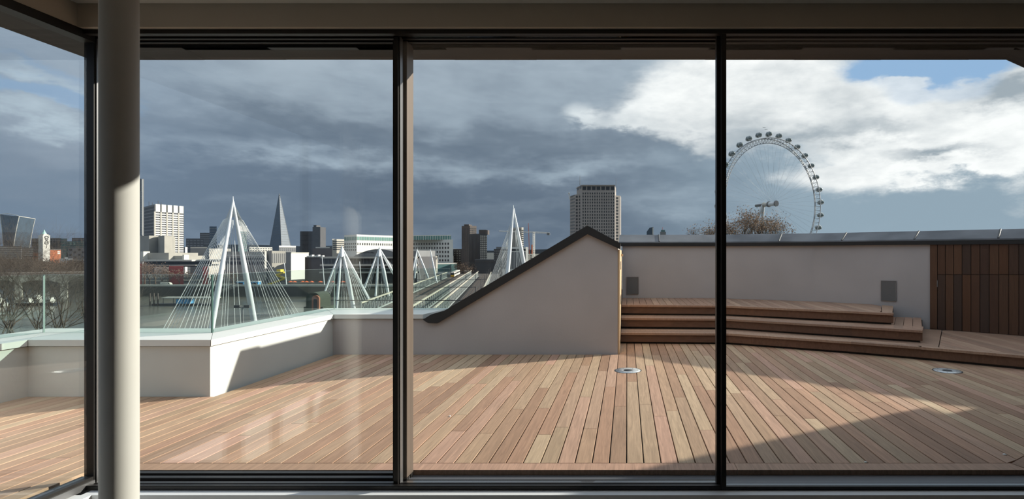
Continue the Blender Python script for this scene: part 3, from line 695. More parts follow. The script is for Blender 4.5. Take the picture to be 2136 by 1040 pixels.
# lettered tower
d = 558; tw = thing('lettered_tower', 'slim white tower with dark OXO letters and green pinnacle', 'tower')
wd_ = 15/F*d; ey = wd_*.8; ex_ = wd_-ey*(CX-97)/F; hw = math.hypot(ex_, ey)/2
tw.location = ((X(89.5,d)+ex_/2), d+ey/2, 0); tw.rotation_euler = (0, 0, math.atan2(ey, ex_)); dm = d+ey/2
def tz(py): return Z(py, dm)
MB().box(-hw, hw, 0, 2*hw, BANK, tz(490)).build('shaft', C_['white'], tw)
MB().box(-hw*.7, hw*.7, .6, 2*hw-.6, tz(490), tz(488.3)).build('cornice', C_['pale'], tw)
MB().lathe([(2.0,0),(1.4,1.6),(.8,2.0),(.8,2.8),(.4,3.8),(.2,4.6)], c=(0,hw,tz(488.3)), n=10).build('pinnacle', C_['copper'], tw)
def ring(cz, r, rz, th):
    m = MB(); n = 16
    for i in range(n):
        a0, a1 = 2*math.pi*i/n, 2*math.pi*(i+1)/n
        q = [(rr*r*math.cos(a), cz+rr*rz*math.sin(a)) for rr, a in ((1,a0),(1,a1),(1-th,a1),(1-th,a0))]
        m.prism_xz(q, -.15, -.01)
    return m
ring(tz(494.6), hw*.62, 1.45, .42).build('letter', C_['win'], tw); ring(tz(506.6), hw*.62, 1.45, .42).build('letter', C_['win'], tw)
zc = tz(500.6); m = MB(); hx = hw*.62
for sg in (-1, 1): m.prism_xz([(-sg*hx,zc-1.4),(-sg*hx*.45,zc-1.4),(sg*hx,zc+1.4),(sg*hx*.45,zc+1.4)], -.15, -.01)
m.build('letter', C_['win'], tw)
MB().box(-.2, .2, -.12, -.01, tz(517), tz(511)).build('slit_window', C_['win'], tw)

b = bld('apartment_block', 'dark balconied block right of the lettered tower', [(104.5,640),(127,640)], 496, 'grey', 30); cells(b,0,497,520,4,6,.75,.5,'win')
b = bld('glass_block', 'teal glass block with bright fin behind the riverside apartments', [(125,690),(140,690)], 497, 'teal', 30); cells(b,0,498,530,1,5,.9,.2,'grey'); cells(b,0,497,516,1,1,1,1,'copper',s0=0,s1=.12,single=True,name='fin')
b = bld('glass_block', 'stepped green glass block on the right of the teal one', [(138,600),(180,600)], 503, 'teal', 30); cells(b,0,504,516,8,3,.8,.35,'grey'); cells(b,0,504,510,2,2,.5,.4,'copper',s0=.15,s1=.5)
b = bld('office_block', 'long low dark terrace of offices far behind the corner post', [(150,900),(195,900)], 496, 'dgrey', 40); cells(b,0,497,508,1,3,1,.4,'grey',single=True,name='floor_band')
b = bld('apartment_block', 'pale grey apartment block with scattered dark windows by the post', [(142,545),(200,540)], 516, 'grey', 30, group=None)
rr = random.Random(9)
for j in range(4):
    for i in range(6):
        if (i+j) % 2: continue
        cells(b,0,518+5.2*j,523+5.2*j,1,1,1,.75,'win',s0=.05+i*.155,s1=.05+i*.155+.09,single=True,name='window')
b = bld('white_shed', 'low white riverside shed with two dark openings', [(124,530),(152,528)], 539, 'white', 10); cells(b,0,540,543,2,1,.4,.7,'win',single=True,name='window',s0=.4,s1=.7); cap(b,1.4,'white','roof_box',.75)
b = bld('white_shed', 'low dark flat roofed shed behind the brown tree row', [(140,525),(200,520)], 543, 'dgrey', 10); cap(b,.6,'pale')

# --- trees
def tree(name, label, base, h, spread, seed, levels=5, r=None, leaves=0, group=None, lean=(0,0), bm='bark', lm='leaf', first=.35, lsize=.12, nfork=3, thin=.62):
    rg = random.Random(seed); t = thing(name, label, 'tree', group, loc=base)
    mb = MB(); tips = []
    def grow(p, d, l, r_, lev):
        segs = 2 if lev > 1 else 1
        for s in range(segs):
            q = p + d*(l/segs); mb.tube(p, q, r_, r_*(.82 if segs == 2 else .6), n=5 if lev > 2 else 3, caps=False); p = q; r_ *= .82
            d = (d+Vector((rg.uniform(-.16,.16), rg.uniform(-.16,.16), rg.uniform(-.05,.12)))).normalized()
        if lev == 0: tips.append(p); return
        for i in range(nfork if lev > 1 else nfork+1):
            a = rg.uniform(0, 2*math.pi); k = rg.uniform(.45, .95)*spread
            o = d.orthogonal().normalized(); o2 = d.cross(o)
            nd = (d + (o*math.cos(a)+o2*math.sin(a))*k + Vector((0,0,.10))).normalized()
            grow(p, nd, l*rg.uniform(.62,.84), r_*rg.uniform(.55,.72), lev-1)
        if lev < levels and rg.random() < .5: tips.append(p)
    tl = h*first; r_ = r or h*.022
    mb.tube((0,0,0), (lean[0],lean[1],tl), r_*1.2, r_, n=8, caps=False)
    top = Vector((lean[0], lean[1], tl))
    for i in range(nfork):
        a = 2*math.pi*(i+rg.random()*.6)/nfork
        grow(top, Vector((math.cos(a)*.55*spread, math.sin(a)*.55*spread, 1)).normalized(), h*(1-first)*.36, r_*.75, levels-1)
    mb.build('branches', C_[bm], t)
    if leaves:
        lb = MB()
        for i in range(leaves):
            p = rg.choice(tips)+Vector((rg.gauss(0,lsize*4),rg.gauss(0,lsize*4),rg.gauss(0,lsize*4)))
            u = Vector((rg.uniform(-1,1),rg.uniform(-1,1),rg.uniform(-1,1))).normalized(); w = u.orthogonal()
            s = lsize*rg.uniform(.6,1.4); lb.add([p-u*s, p+w*s*.6, p+u*s, p-w*s*.6], [(0,1,2,3)])
        lb.build('leaves', C_[lm], t, kind='stuff')
    return t
# brown winter trees along the far bank
ORD = ('first','second','third','fourth','fifth','sixth','seventh','eighth','ninth','tenth','eleventh','twelfth','thirteenth','fourteenth','fifteenth')
def shore_d(px):
    for (a, da), (b_, db) in zip(((-500,900),(-150,720),(0,600),(90,515),(180,448)), ((-150,720),(0,600),(90,515),(180,448),(300,383))):
        if a <= px <= b_: return da+(db-da)*(px-a)/(b_-a)
    return 383
for i in range(14):
    px = -6+i*13.8; x, y = gp(px, shore_d(px)+9)
    tree('bank_tree', 'brown leafless riverside tree, %s from left in the bank row' % ORD[i], (x, y, BANK), 14.5*(y/540)+r0.uniform(-1.2,1.2), 1.15, 100+i, levels=5, leaves=700, lsize=.55, group='brown bank trees at left', bm='twig', lm='twig', first=.12, nfork=4)
for i, (px, dd, hh) in enumerate(((302,410,17),(312,404,15),(324,408,16),(338,400,12),(352,398,10),(374,398,10),(395,400,9),(455,402,9),(486,402,9))):
    x, y = gp(px, dd)
    tree('promenade_tree', 'small bare brown promenade tree, %s from left along the far bank' % ORD[i], (x, y, BANK), hh, 1.1, 140+i, levels=4, leaves=160, lsize=.35, group='promenade trees', bm='twig', lm='twig', first=.2, nfork=4)
# big bare plane tree just below the terrace at left
x, y = gp(25, 46); tree('bare_tree', 'large bare tree with dark spreading branches close below the left parapet', (x, y, NEAR), 23.5, 1.0, 31, levels=7, leaves=0, first=.40, r=.26, nfork=4)
x, y = gp(150, 60); tree('bare_tree', 'thinner bare tree behind the corner post, over the river', (x, y, NEAR), 21.5, 1.0, 47, levels=6, first=.40, r=.22, nfork=4)
# trees behind the terrace wall, in front of the wheel
x, y = gp(1565, 62); tree('leafy_tree', 'bare crown with brown leaves in front of the observation wheel', (x, y, NEAR), 26.9, .85, 12, levels=7, leaves=2400, lsize=.075, first=.80, r=.42)
x, y = gp(1528, 60); tree('leafy_tree', 'thin brown leafed crown beside the mullion, left of the wheel tree', (x, y, NEAR), 26.0, .9, 15, levels=7, leaves=1300, lsize=.07, first=.82, r=.36)
x, y = gp(1600, 66); tree('leafy_tree', 'brown leafed crown under the wheel hub, right of the wheel tree', (x, y, NEAR), 26.7, .8, 19, levels=7, leaves=1300, lsize=.07, first=.82, r=.36)
x, y = gp(1470, 70); tree('leafy_tree', 'low sparse crown with brown leaves left of the thin mullion', (x, y, NEAR), 26.6, .9, 23, levels=6, leaves=420, lsize=.08, first=.84, r=.36)

# --- pale arched road bridge at left
rb = thing('road_bridge', 'long pale stone road bridge with flat arches over the river', 'bridge')
BA = math.radians(36); bp = Vector((X(110,350), 350, 0)); rb.location = bp; rb.rotation_euler = (0, 0, BA)
def bs(px): t = (px-CX)/F; return (t*bp.y-bp.x)/(math.cos(BA)-t*math.sin(BA))
def bq(px, py): q = bs(px); return (q, Z(py, bp.y+q*math.sin(BA)))
def archpts(pa, pb, ysp, ycr, n=10): return [bq(pa+(pb-pa)*i/n, ysp-(ysp-ycr)*(1-(2*i/n-1)**2)) for i in range(n+1)]
seq = archpts(-60, 34, 590, 583) + archpts(40, 128, 591, 584) + archpts(137, 215, 591, 575)
MB().prism_xz(seq + [bq(215, 567), bq(-60, 571)], 0, 20).build('arches', C_['pale'], rb)
MB().prism_xz([bq(-60, 571), bq(215, 567), bq(215, 565), bq(-60, 569)], -.6, .6).build('parapet', C_['cream'], rb)
for px in (37, 132.5): MB().box(bs(px)-1.6, bs(px)+1.6, .6, 5, WATER-1, bq(px, 589.5)[1]).build('pier', C_['pale'], rb)

# --- boats
def boat(label, px, py, L_, hullm, seed):
    g = G(px, py, WATER); t = thing('river_boat', label, 'boat', 'boats moored on the river', loc=g)
    pts = [(-L_/2,-2),(L_*.35,-2),(L_/2,0),(L_*.35,2),(-L_/2,2)]
    v0 = [(x*.94,y*.85,-.3) for x, y in pts]; v1 = [(x,y,1.5) for x, y in pts]; n = 5
    MB().add(v0+v1, [tuple(range(n-1,-1,-1)), tuple(range(n,2*n))]+[(i,(i+1)%n,n+(i+1)%n,n+i) for i in range(n)]).build('hull', C_[hullm], t)
    cb = MB().box(-L_*.28, L_*.12, -1.5, 1.5, 1.5, 3.4).build('cabin', C_['white'], t)
    for i in range(4): MB().box(-L_*.25+i*L_*.09, -L_*.25+i*L_*.09+L_*.05, -1.56, -1.5, 2.2, 3.0).build('window', C_['win'], cb)
    MB().box(-L_*.1, L_*.06, -1.1, 1.1, 3.4, 4.4).build('wheelhouse', C_['white'], t)
    MB().tube((0,0,4.4),(0,0,6.4),.12,n=5).build('mast', C_['white'], t)
boat('white cabin boat moored right of the glass joint', 106, 636, 9.5, 'blueglass', 1)
boat('white flat topped boat behind the glass joint', 78, 630, 9, 'white', 2)
boat('low dark work boat left of the white cabin boats', 60, 637, 10, 'dgrey', 3)
boat('pale boat at the left picture edge below the bare branches', 0, 637, 9, 'white', 4)

# --- towers and theatre
b = bld('slim_tower', 'very slim pale tower rising beside the round column', [(286,905),(297,900),(300,None)], 374, 'grey', 12); cells(b,0,400,490,2,26,.7,.5,'blueglass'); cells(b,0,374,490,1,1,1,1,'white',s0=.86,s1=1.0,single=True,name='corner_fin'); cells(b,0,373,399,1,1,1,1,'win',s0=.4,s1=.8,single=True,name='plant_screen')
b = bld('banded_tower', 'broad white banded office tower with tan vertical ribs', [(300,655),(322,620),(383.5,None)], 426, 'dgrey', 40, ref=1)
cells(b,0,428,540,1,16,.96,.35,'grey',single=True,name='floor_band',d=640)  # unlit side face: shade put into the bands by colouring them grey
for i in range(5):
    a0, a1 = i/5+.03, (i+1)/5-.025
    cells(b,1,425,441,1,1,1,1,'white',s0=a0,s1=a1,out=.5,single=True,name='plant_panel')
    cells(b,1,443,530,1,18,1,.5,'white',s0=a0,s1=a1,out=.5,single=True,name='floor_band')
    cells(b,1,441,530,1,1,1,1,'cream',s0=i/5-.02,s1=i/5+.025,out=.8,single=True,name='rib')
for px, hh in ((311,5),(318,4),(330,6),(336,4)):
    x, y = gp(px, 640); MB().tube((x,y,b['zt']),(x,y,b['zt']+hh),.25,n=5).build('aerial', C_['dgrey'], b['t'])
nt = thing('concrete_theatre', 'raw concrete theatre with blank square fly towers and terraces', 'building')
def blk(px0, px1, ya, yb, dd, dp, m, name): MB().box(X(px0,dd), X(px1,dd), dd, dd+dp, Z(yb,dd), Z(ya,dd)).build(name, C_[m], nt)
def blk2(pts, ya, yb, dp, m, name):
    v = [(X(p, q), q) for p, q in pts]; MB().prism(v+[(a-dp*.6, b_+dp) for a, b_ in v[::-1]], Z(yb, pts[1][1]), Z(ya, pts[1][1])).build(name, C_[m], nt)
blk2([(286,486),(311,468),(330,478)], 491, 545, 14, 'conc', 'fly_tower'); blk2([(330,474),(343,464),(358,472)], 491.5, 545, 14, 'conc', 'fly_tower')
blk(292, 352, 527, 541, 440, 30, 'conc', 'terrace'); blk(350, 384, 533, 543, 445, 22, 'conc', 'terrace'); blk(293.5, 299, 524, 546, 436, 6, 'pale', 'stair_tower'); blk(380.5, 384, 531, 545, 438, 5, 'pale', 'stair_tower'); blk(295, 400, 541.5, 544.5, 432, 40, 'pale', 'terrace_slab'); blk(300, 402, 545, 556, 440, 20, 'dgrey', 'glazed_foyer'); blk(300, 408, 552, 554.5, 428, 24, 'conc', 'terrace_slab')
b = bld('concrete_block', 'plain grey block right of the concrete theatre', [(397,505),(432,495)], 517, 'grey', 25); cap(b,.8,'pale')
b = bld('red_kiosk', 'bright red kiosk block behind the small trees', [(352,405),(383,405)], 556, 'red', 5); cap(b,.4,'red')
b = bld('red_kiosk', 'small red hut behind the pylon cables', [(423,405),(433,405)], 557, 'red', 5); cap(b,.4,'red')
b = bld('red_kiosk', 'red panelled hut half hidden by the round column', [(286,405),(296,405)], 551, 'red', 5); cap(b,.4,'red')
b = bld('white_house', 'tiny white gabled house beside the banded tower', [(386,600),(391,None)], 515, 'white', 6)
b = bld('office_block', 'wide low distant grey block right of the banded tower', [(388,1300),(425,1300)], 497, 'dgrey', 40); cells(b,0,499,520,5,4,.7,.4,'grey')
b = bld('office_block', 'small dark distant tower left of the bridge pylon', [(417,1500),(438,1500)], 485, 'dgrey', 40); cells(b,0,487,510,1,6,.9,.35,'grey')
b = bld('glass_block', 'bluish glass tower behind the left pylon cables', [(437,1400),(452,1400)], 472, 'blueglass', 40); cells(b,0,474,515,3,8,.8,.3,'grey')
b = bld('glass_block', 'pale topped glass tower behind the large pylon leg', [(497,900),(515,None)], 470, 'teal', 25); cells(b,0,470,482,1,1,1,1,'white',single=True,name='top_band'); cells(b,0,484,520,4,8,.7,.4,'grey')
b = bld('concrete_gallery', 'pale concrete gallery block behind the large pylon', [(436,485),(482,None)], 518, 'cream', 25); cells(b,0,541,546,6,1,.8,.9,'win')
b = bld('concrete_gallery', 'brown terraced concrete hall right of the large pylon', [(470,445),(552,440)], 524, 'conc', 25); cells(b,0,531,534,1,1,1,1,'pale',single=True,name='parapet_band'); cells(b,0,544,552,9,1,.7,.8,'win'); cells(b,0,538,541,1,1,1,1,'dgrey',single=True,name='shadow_band')
b = bld('concrete_gallery', 'brown corner block of the concrete hall with ribbed panel', [(556,448),(567,436),(596,None)], 523, 'conc', 20, ref=1); cells(b,1,528,548,7,1,.5,1,'grey')
b = bld('office_block', 'low pale block of roofs left of the glass spire', [(520,800),(568,None)], 515, 'pale', 30); cells(b,0,516,524,9,2,.6,.5,'win')
# glass spire
sh = thing('glass_spire', 'tall tapering dark glass spire on the skyline', 'skyscraper')
dS = 2230; base_ = [(X(558,dS),dS),(X(588,dS-60),dS-60),(X(612,dS),dS),(X(585,dS+60),dS+60)]
zt, zb = Z(402,dS), BANK; ap = (X(582.5,dS), dS)
def sp(t, k): return (base_[k][0]+(ap[0]-base_[k][0])*t, base_[k][1]+(ap[1]-base_[k][1])*t, zb+(zt-zb)*t)
for k in range(4):
    MB().add([sp(0,k), sp(0,(k+1)%4), sp(.97-.02*(k%2),(k+1)%4), sp(.97-.02*(k%2),k)], [(0,1,2,3)]).build('glass_shard', C_['blueglass'], sh)
for k in range(4): MB().tube(sp(0,k), sp(.99,k), 1.0, .5, n=4).build('edge_fin', C_['grey'], sh)
fb = MB()
for i in range(1, 26):
    for k in (0, 1): fb.tube(sp(i/27,k), sp(i/27,k+1), .5, n=3)
fb.build('floor_lines', C_['grey'], sh, kind='stuff')
b = bld('office_block', 'pale low block at the foot of the glass spire', [(582,1500),(617,None)], 512, 'grey', 40); cells(b,0,512,515,1,1,1,1,'white',single=True,name='roof_band'); cells(b,0,517,524,8,2,.6,.5,'win')
b = bld('hospital_tower', 'dark slab tower with taller stair shaft right of the spire', [(626,1900),(657,1900)], 482, 'dgrey', 40); cells(b,0,486,515,1,3,1,.06,'win',single=True,name='floor_band')
MB().box(X(652,1890),X(668,1890),1890,1925,BANK,Z(473,1890)).build('stair_shaft', C_['dgrey'], b['t']); MB().box(X(654,1890),X(660,1890),1890,1915,Z(473,1890),Z(469,1890)).build('roof_box', C_['dgrey'], b['t'])
b = bld('white_hall', 'blank white walled hall below the dark slab tower', [(607,475),(644,None)], 528, 'white', 25); cells(b,0,526,528,1,1,1,1,'pale',single=True,name='parapet_band')
b = bld('concrete_gallery', 'grey concrete box left of the blank white hall', [(590,520),(608,515)], 526, 'grey', 15); cap(b,.6,'pale')
b = bld('dark_hall', 'dark brick hall with white roof plant beside the white hall', [(636,450),(676,446)], 536, 'brown', 25)
for i in range(8): x, y = gp(641+i*4.3, 446); MB().box(x-.6,x+.6,y,y+3,b['zt'],b['zt']+1.0+.5*(i%3)).build('roof_plant', C_['white'], b['t'])
b = bld('office_block', 'low brown roofed block between slab tower and banded offices', [(652,800),(694,800)], 517, 'brown', 30); cap(b,1.4,'pale',inset=.3)
b = bld('office_block', 'small cream banded office left of the long white offices', [(693,690),(722,None)], 498, 'cream', 30); cells(b,0,501,522,1,5,.9,.4,'win',single=True,name='floor_band')
b = bld('white_offices', 'long white office block with green glazed top floor', [(718,665),(744,640),(835,None)], 490, 'white', 40, ref=1)
cells(b,0,493,501,5,1,.8,.9,'gwin',d=648); cells(b,0,505,524,6,3,.5,.5,'win',d=648); cells(b,1,492.5,500.5,18,1,.8,.95,'gwin'); cells(b,1,504,513,20,1,.4,.5,'win'); cap(b,.8,'white')
# festival hall
fh = thing('concert_hall', 'grey concert hall with curved barrel roof and long glazed terraces', 'building')
d = 425
def fx(p): return X(p, d)
arcp = [(fx(738+(836-738)*i/14), Z(532-21*math.sin(math.pi*(.12+.76*i/14))+8, d)) for i in range(15)]
arcp = [(fx(735), Z(535,d))]+arcp+[(fx(870), Z(522,d)), (fx(870), Z(535,d))]
MB().prism_xz(arcp, d+2, d+40).build('barrel_roof', C_['roofgrey'], fh)
MB().box(fx(672), fx(870), d+1, d+42, BANK, Z(535,d)).build('body', C_['dgrey'], fh)
for ya, yb, o in ((535,538.5,0),(550.5,554.5,-1),(566,569,-2)): MB().box(fx(672), fx(870), d+o-2, d+4, Z(yb,d), Z(ya,d)).build('terrace_slab', C_['cream'], fh)
for i in range(22): x = fx(676+i*7.4); MB().box(x-.15, x+.15, d+.6, d+1, Z(550,d), Z(539,d)).build('glazing_bar', C_['roofgrey'], fh)
tx = bpy.data.curves.new('lettering', 'FONT'); tx.body = 'ROYAL FESTIVAL HALL'; tx.size = 1.35; tx.extrude = .05; tx.align_x = 'CENTER'
tx.materials.append(C_['win']); tmp = bpy.data.objects.new('lettering_curve', tx); COL.objects.link(tmp); bpy.context.view_layer.update()
me = bpy.data.meshes.new_from_object(tmp.evaluated_get(bpy.context.evaluated_depsgraph_get())); bpy.data.objects.remove(tmp)
to = bpy.data.objects.new('lettering', me); COL.objects.link(to); to.location = (fx(760), d+1.85, Z(527.5,d)); to.rotation_euler = (math.pi/2,0,0); to.parent = fh

# yellow stair
ys = thing('yellow_stair', 'bright yellow zigzag outdoor staircase by the concrete hall', 'staircase'); d = 405
for i, (a, ya, b_, yb) in enumerate(((591,566,574,572),(574,572,592,579),(592,579,572,586),(572,586,545,595))):
    MB().prism_xz([(X(a,d),Z(ya,d)),(X(b_,d),Z(yb,d)),(X(b_,d),Z(yb+3.4,d)),(X(a,d),Z(ya+3.4,d))], d+i*.6, d+2+i*.6).build('flight', C_['yellow'], ys)
MB().box(X(577,d),X(585,d),d,d+4,Z(567,d),Z(561.5,d)).build('landing_box', C_['yellow'], ys); MB().box(X(577.5,d),X(580,d),d+2.6,d+4,BANK,Z(566,d)).build('post', C_['grey'], ys)
# orange parasols on the promenade
for i, px in enumerate((606,614,631,639,650,668,694,715,724)):
    x, y = gp(px, 392); t = thing('orange_parasol', 'small orange promenade parasol, %s from left in the row' % ORD[i], 'parasol', 'orange promenade parasols', loc=(x, y, BANK))
    MB().tube((0,0,0),(0,0,2.6),.06,n=6).build('pole', C_['grey'], t); MB().lathe([(1.7,2.3),(1.65,2.4),(.1,3.2),(.02,3.25)], n=8, smooth=False).build('canopy', C_['orange'], t)
for i, (px, y0, py1) in enumerate(((596,548,597),(675,536,600),(753,545,606))):
    a, b_ = Vector(P(px-3, y0, 390)), Vector(P(px+2, py1, 388)); o = MB().tube(b_, a, .35, .18, n=6).build('light_mast', C_['steelw']); o['label'] = ('slanting white mast beside the yellow stair', 'slanting white mast left of the second pylon', 'slanting white mast between the second and third pylons')[i]; o['category'] = 'mast'
# vehicles and pier
def van(label, px, py, d, L_, m):
    x, _, z = P(px, py, d); t = thing('delivery_van', label, 'van', loc=(x, d, BANK))
    MB().prism_xz([(-L_/2,.4),(L_/2,.4),(L_/2,1.3),(L_*.36,2.4),(-L_/2,2.6)], -1, 1).build('body', C_[m], t)
    MB().prism_xz([(L_*.33,1.4),(L_*.46,1.4),(L_*.36,2.2),(L_*.28,2.2)], -1.03, -1.0).build('window', C_['win'], t)
    for w in (-.3,.3): MB().tube((w*L_,-1.05,.4),(w*L_,-.7,.4),.4,n=10).build('wheel', C_['win'], t)
van('pale delivery van parked on the far promenade', 347, 592, 386, 7.0, 'pale')
pr = thing('floating_pier', 'floating river pier with pale roof and blue cabin behind the cables', 'pier'); g = G(388, 636, WATER)
MB().box(g[0]-17, g[0]+20, g[1]-3, g[1]+3, WATER-.4, WATER+1).build('pontoon', C_['dgrey'], pr)
MB().box(g[0]-12, g[0]+18, g[1]-2.4, g[1]+2.4, WATER+4, WATER+4.6).build('roof', C_['pale'], pr)
MB().box(g[0]-4, g[0]+3, g[1]-2, g[1]+2, WATER+1, WATER+3.6).build('cabin', C_['blue'], pr)
for i in range(6): MB().tube((g[0]-11+i*5.6,g[1]-2.2,WATER+1),(g[0]-11+i*5.6,g[1]-2.2,WATER+4),.15,n=5).build('post', C_['grey'], pr)
for i in range(3): MB().tube((g[0]-17.5+i*2.2,g[1]-3.4,WATER-1),(g[0]-17.5+i*2.2,g[1]-3.4,WATER+7),.35,n=8).build('mooring_pile', C_['brown'], pr)
gw = thing('gangway', 'sloping grey truss gangway behind the pylon legs', 'gangway')
A_, B_ = Vector(P(425, 623, 350)), Vector(P(496, 597, 352))
for dz in (0, 2.2): MB().tube(A_+Vector((0,0,dz)), B_+Vector((0,0,dz)), .22, n=4).build('chord', C_['grey'], gw)
lat = MB()
for i in range(14):
    p, q = A_.lerp(B_, i/14), A_.lerp(B_, (i+1)/14); lat.tube(p, q+Vector((0,0,2.2)), .12, n=3).tube(p, p+Vector((0,0,2.2)), .12, n=3)
lat.build('lattice', C_['grey'], gw, kind='stuff')
for px, lb in ((500,'blue pier kiosk between the large pylon legs'),(530,'blue pier kiosk right of the large pylon leg')):
    x, _, z = P(px, 596, 384); t = thing('blue_kiosk', lb, 'kiosk', loc=(x, 386, BANK)); MB().box(-2.4,2.4,-1.5,1.5,0,3.0).build('body', C_['blue'], t); MB().box(-2.7,2.7,-1.8,1.8,3.0,3.3).build('roof', C_['steelw'], t); MB().box(-1.8,1.8,-1.56,-1.5,.8,2.2).build('window', C_['win'], t)
# twin lamp on the near bank
lp = thing('twin_lamp', 'twin headed dark lamp post in front of the large pylon', 'lamp post'); a = Vector(P(506, 640, 70)); 
MB().tube((a.x,a.y,NEAR),tuple(a),.16,.10,n=8).build('post', C_['grey'], lp)
for sx in (-1, 1): MB().box(a.x+sx*.62-.35, a.x+sx*.62+.35, a.y-.2, a.y+.2, a.z-.1, a.z+.25).build('lamp_head', C_['dgrey'], lp)
MB().tube(a+Vector((-.9,0,-.05)), a+Vector((.9,0,-.05)), .05, n=6).build('arm', C_['grey'], lp)

# --- bridge pylons
def pylon(label, apex, legs, cables, collar, cr=.06, group='white cable bridge pylons'):
    t = thing('bridge_pylon', label, 'bridge pylon', group)
    a = Vector(P(*apex))
    for (px, py, d, r0_, r1_, e) in legs:
        b_ = Vector(P(px, py, d)); b_ = a+(b_-a)*e
        mid = a.lerp(b_, .5); MB().tube(a, mid, r0_*.35, r0_, n=12).tube(mid, b_, r0_, r1_, n=12).build('leg', C_['steelw'], t)
    for (s, q, e) in cables:
        p = Vector(P(*s)); w = Vector(P(*q)); MB().tube(p, p+(w-p)*e, cr, n=4, caps=False).build('cable', C_['cable'], t)
    if collar:
        c = [Vector(P(*q)) for q in collar]
        m = MB(); n = len(c); m.add([a]+c, [(0,i+1,i+2) for i in range(n-1)]+[(0,n,1)]); m.build('collar', C_['steelw'], t)
    MB().tube(a, a+Vector((0,0,.9 if apex[2] > 90 else .6)), .12, .04, n=6).build('finial', C_['steelw'], t)
    return t
D = 95
cab = []
for i, ex_ in enumerate((338,346,354,362,372,383,394,404,411,418,424,431)): cab.append(((466+i*1.3, 458-i*.6, D-1), (ex_, 690, D-9+i*.5), 1.5))
for i, ex_ in enumerate((461,468,474,490,503)): cab.append(((478+i*2.0, 458, D+1), (ex_, 682, D+2), 1.5))
for i, ex_ in enumerate((546,556,566,572,579,587,595,603,610,616,623)): cab.append(((496+i*1.0, 452+i*.7, D+2), (ex_, 672-i*1.8, D+12+i*.4), 1.5))
pylon('largest white bridge pylon with twin legs and fanned cables at left', (486,420,D), [(531,676,D+6,.52,.46,1.45),(441,688,D-6,.42,.36,1.4)], cab, [(470,457,D+1.0),(479,453,D+.8),(494,448,D+1.6),(506,460,D+2.2),(488,452,D+3.0)], cr=.042)
D = 205
cab = []
for (sx, sy, x0_, x1_, y_, n_) in ((710,535,668,684,628,6),(713,536,697,706,634,4),(716,536,712,724,636,3),(719,532,745,770,618,6)):
    for i in range(n_): cab.append(((sx+i*.5, sy, D), (x0_+(x1_-x0_)*i/max(1,n_-1), y_, D+3), 1.12))
pylon('second white pylon with cable fans above the parapet corner', (713,514,D), [(737,640,D+3,.85,.7,1.15),(703,632,D-3,.42,.36,1.1),(673,620,D-6,.34,.3,1.05),(766,618,D+8,.5,.42,1.05)], cab, [(708,534,D-1),(713,536,D-2),(720,532,D+1),(715,534,D+2)], cr=.07)
D = 285
cab = []
for (sx, sy, x0_, x1_, y_, n_) in ((788,534,758,772,598,5),(790,535,782,788,610,3),(793,534,797,806,604,3),(796,530,824,842,580,5)):
    for i in range(n_): cab.append(((sx+i*.5, sy, D), (x0_+(x1_-x0_)*i/max(1,n_-1), y_, D+3), 1.1))
pylon('third white pylon beside the dark window stile', (791,516,D), [(808,604,D+3,.9,.75,1.15),(784,608,D-3,.5,.45,1.1),(762,596,D-6,.45,.4,1.05),(828,582,D+8,.7,.6,1.05)], cab, [(786,534,D-1),(791,535,D-2),(797,531,D+1)], cr=.09)
D = 330
pylon('partly hidden small white pylon right of the window stile', (870,520,D), [(866,566,D,.6,.5,1.3),(884,556,D+3,.6,.5,1.9),(862,560,D-3,.4,.4,1.1)], [((868,532,D),(862,600,D),1),((868,536,D),(872,600,D),1),((871,540,D),(880,600,D),1)], None, cr=.1)
pylon('leaning white strut pylon before the white riverside block', (898,522,D), [(908,575,D,.55,.5,1.2),(912,590,D+2,.3,.3,1.0)], [((898,530,D),(893,590,D),1)], None, cr=.1)
D = 150
cab = []
for (sx, sy, x0_, x1_, y_, n_) in ((1064,468,1016,1028,600,6),(1066,470,1032,1046,596,6),(1075,480,1078,1086,560,3)):
    for i in range(n_): cab.append(((sx+i*.5, sy+i*3, D), (x0_+(x1_-x0_)*i/max(1,n_-1), y_, D+3), 1.2))
pylon('tall white pylon rising behind the sloping gable coping', (1071,434,D), [(1093,552,D+3,.58,.5,1.5),(1059,566,D-3,.52,.5,1.4)], cab, None, cr=.06)
MBx = MB()

# --- brick turret near the river
tu = thing('brick_turret', 'mossy barrel roofed dormer with red brick arch beyond the parapet', 'dormer'); d = 88
def ux(p): return X(p, d)
def uz(p): return Z(p, d)
def arch(cx_, w, yb, yt, n=12): return [(ux(cx_+w), uz(yb))]+[(ux(cx_+w*math.cos(math.pi*i/n)), uz(yt+w)+(ux(cx_+w)-ux(cx_))*math.sin(math.pi*i/n)) for i in range(n+1)]+[(ux(cx_-w), uz(yb))]
MB().prism_xz(arch(653, 14.5, 668, 609), d, d+3.2).build('barrel_roof', C_['slate'], tu)
MB().prism_xz(arch(660.5, 7.5, 668, 615), d-.35, d-.02).build('brick_arch', C_['rbrick'], tu)
MB().prism_xz(arch(660.5, 3.6, 668, 622), d-.42, d-.36).build('window', C_['win'], tu)
MB().box(ux(632), ux(672), d+.2, d+4, NEAR, uz(640)).build('base', C_['slate'], tu)

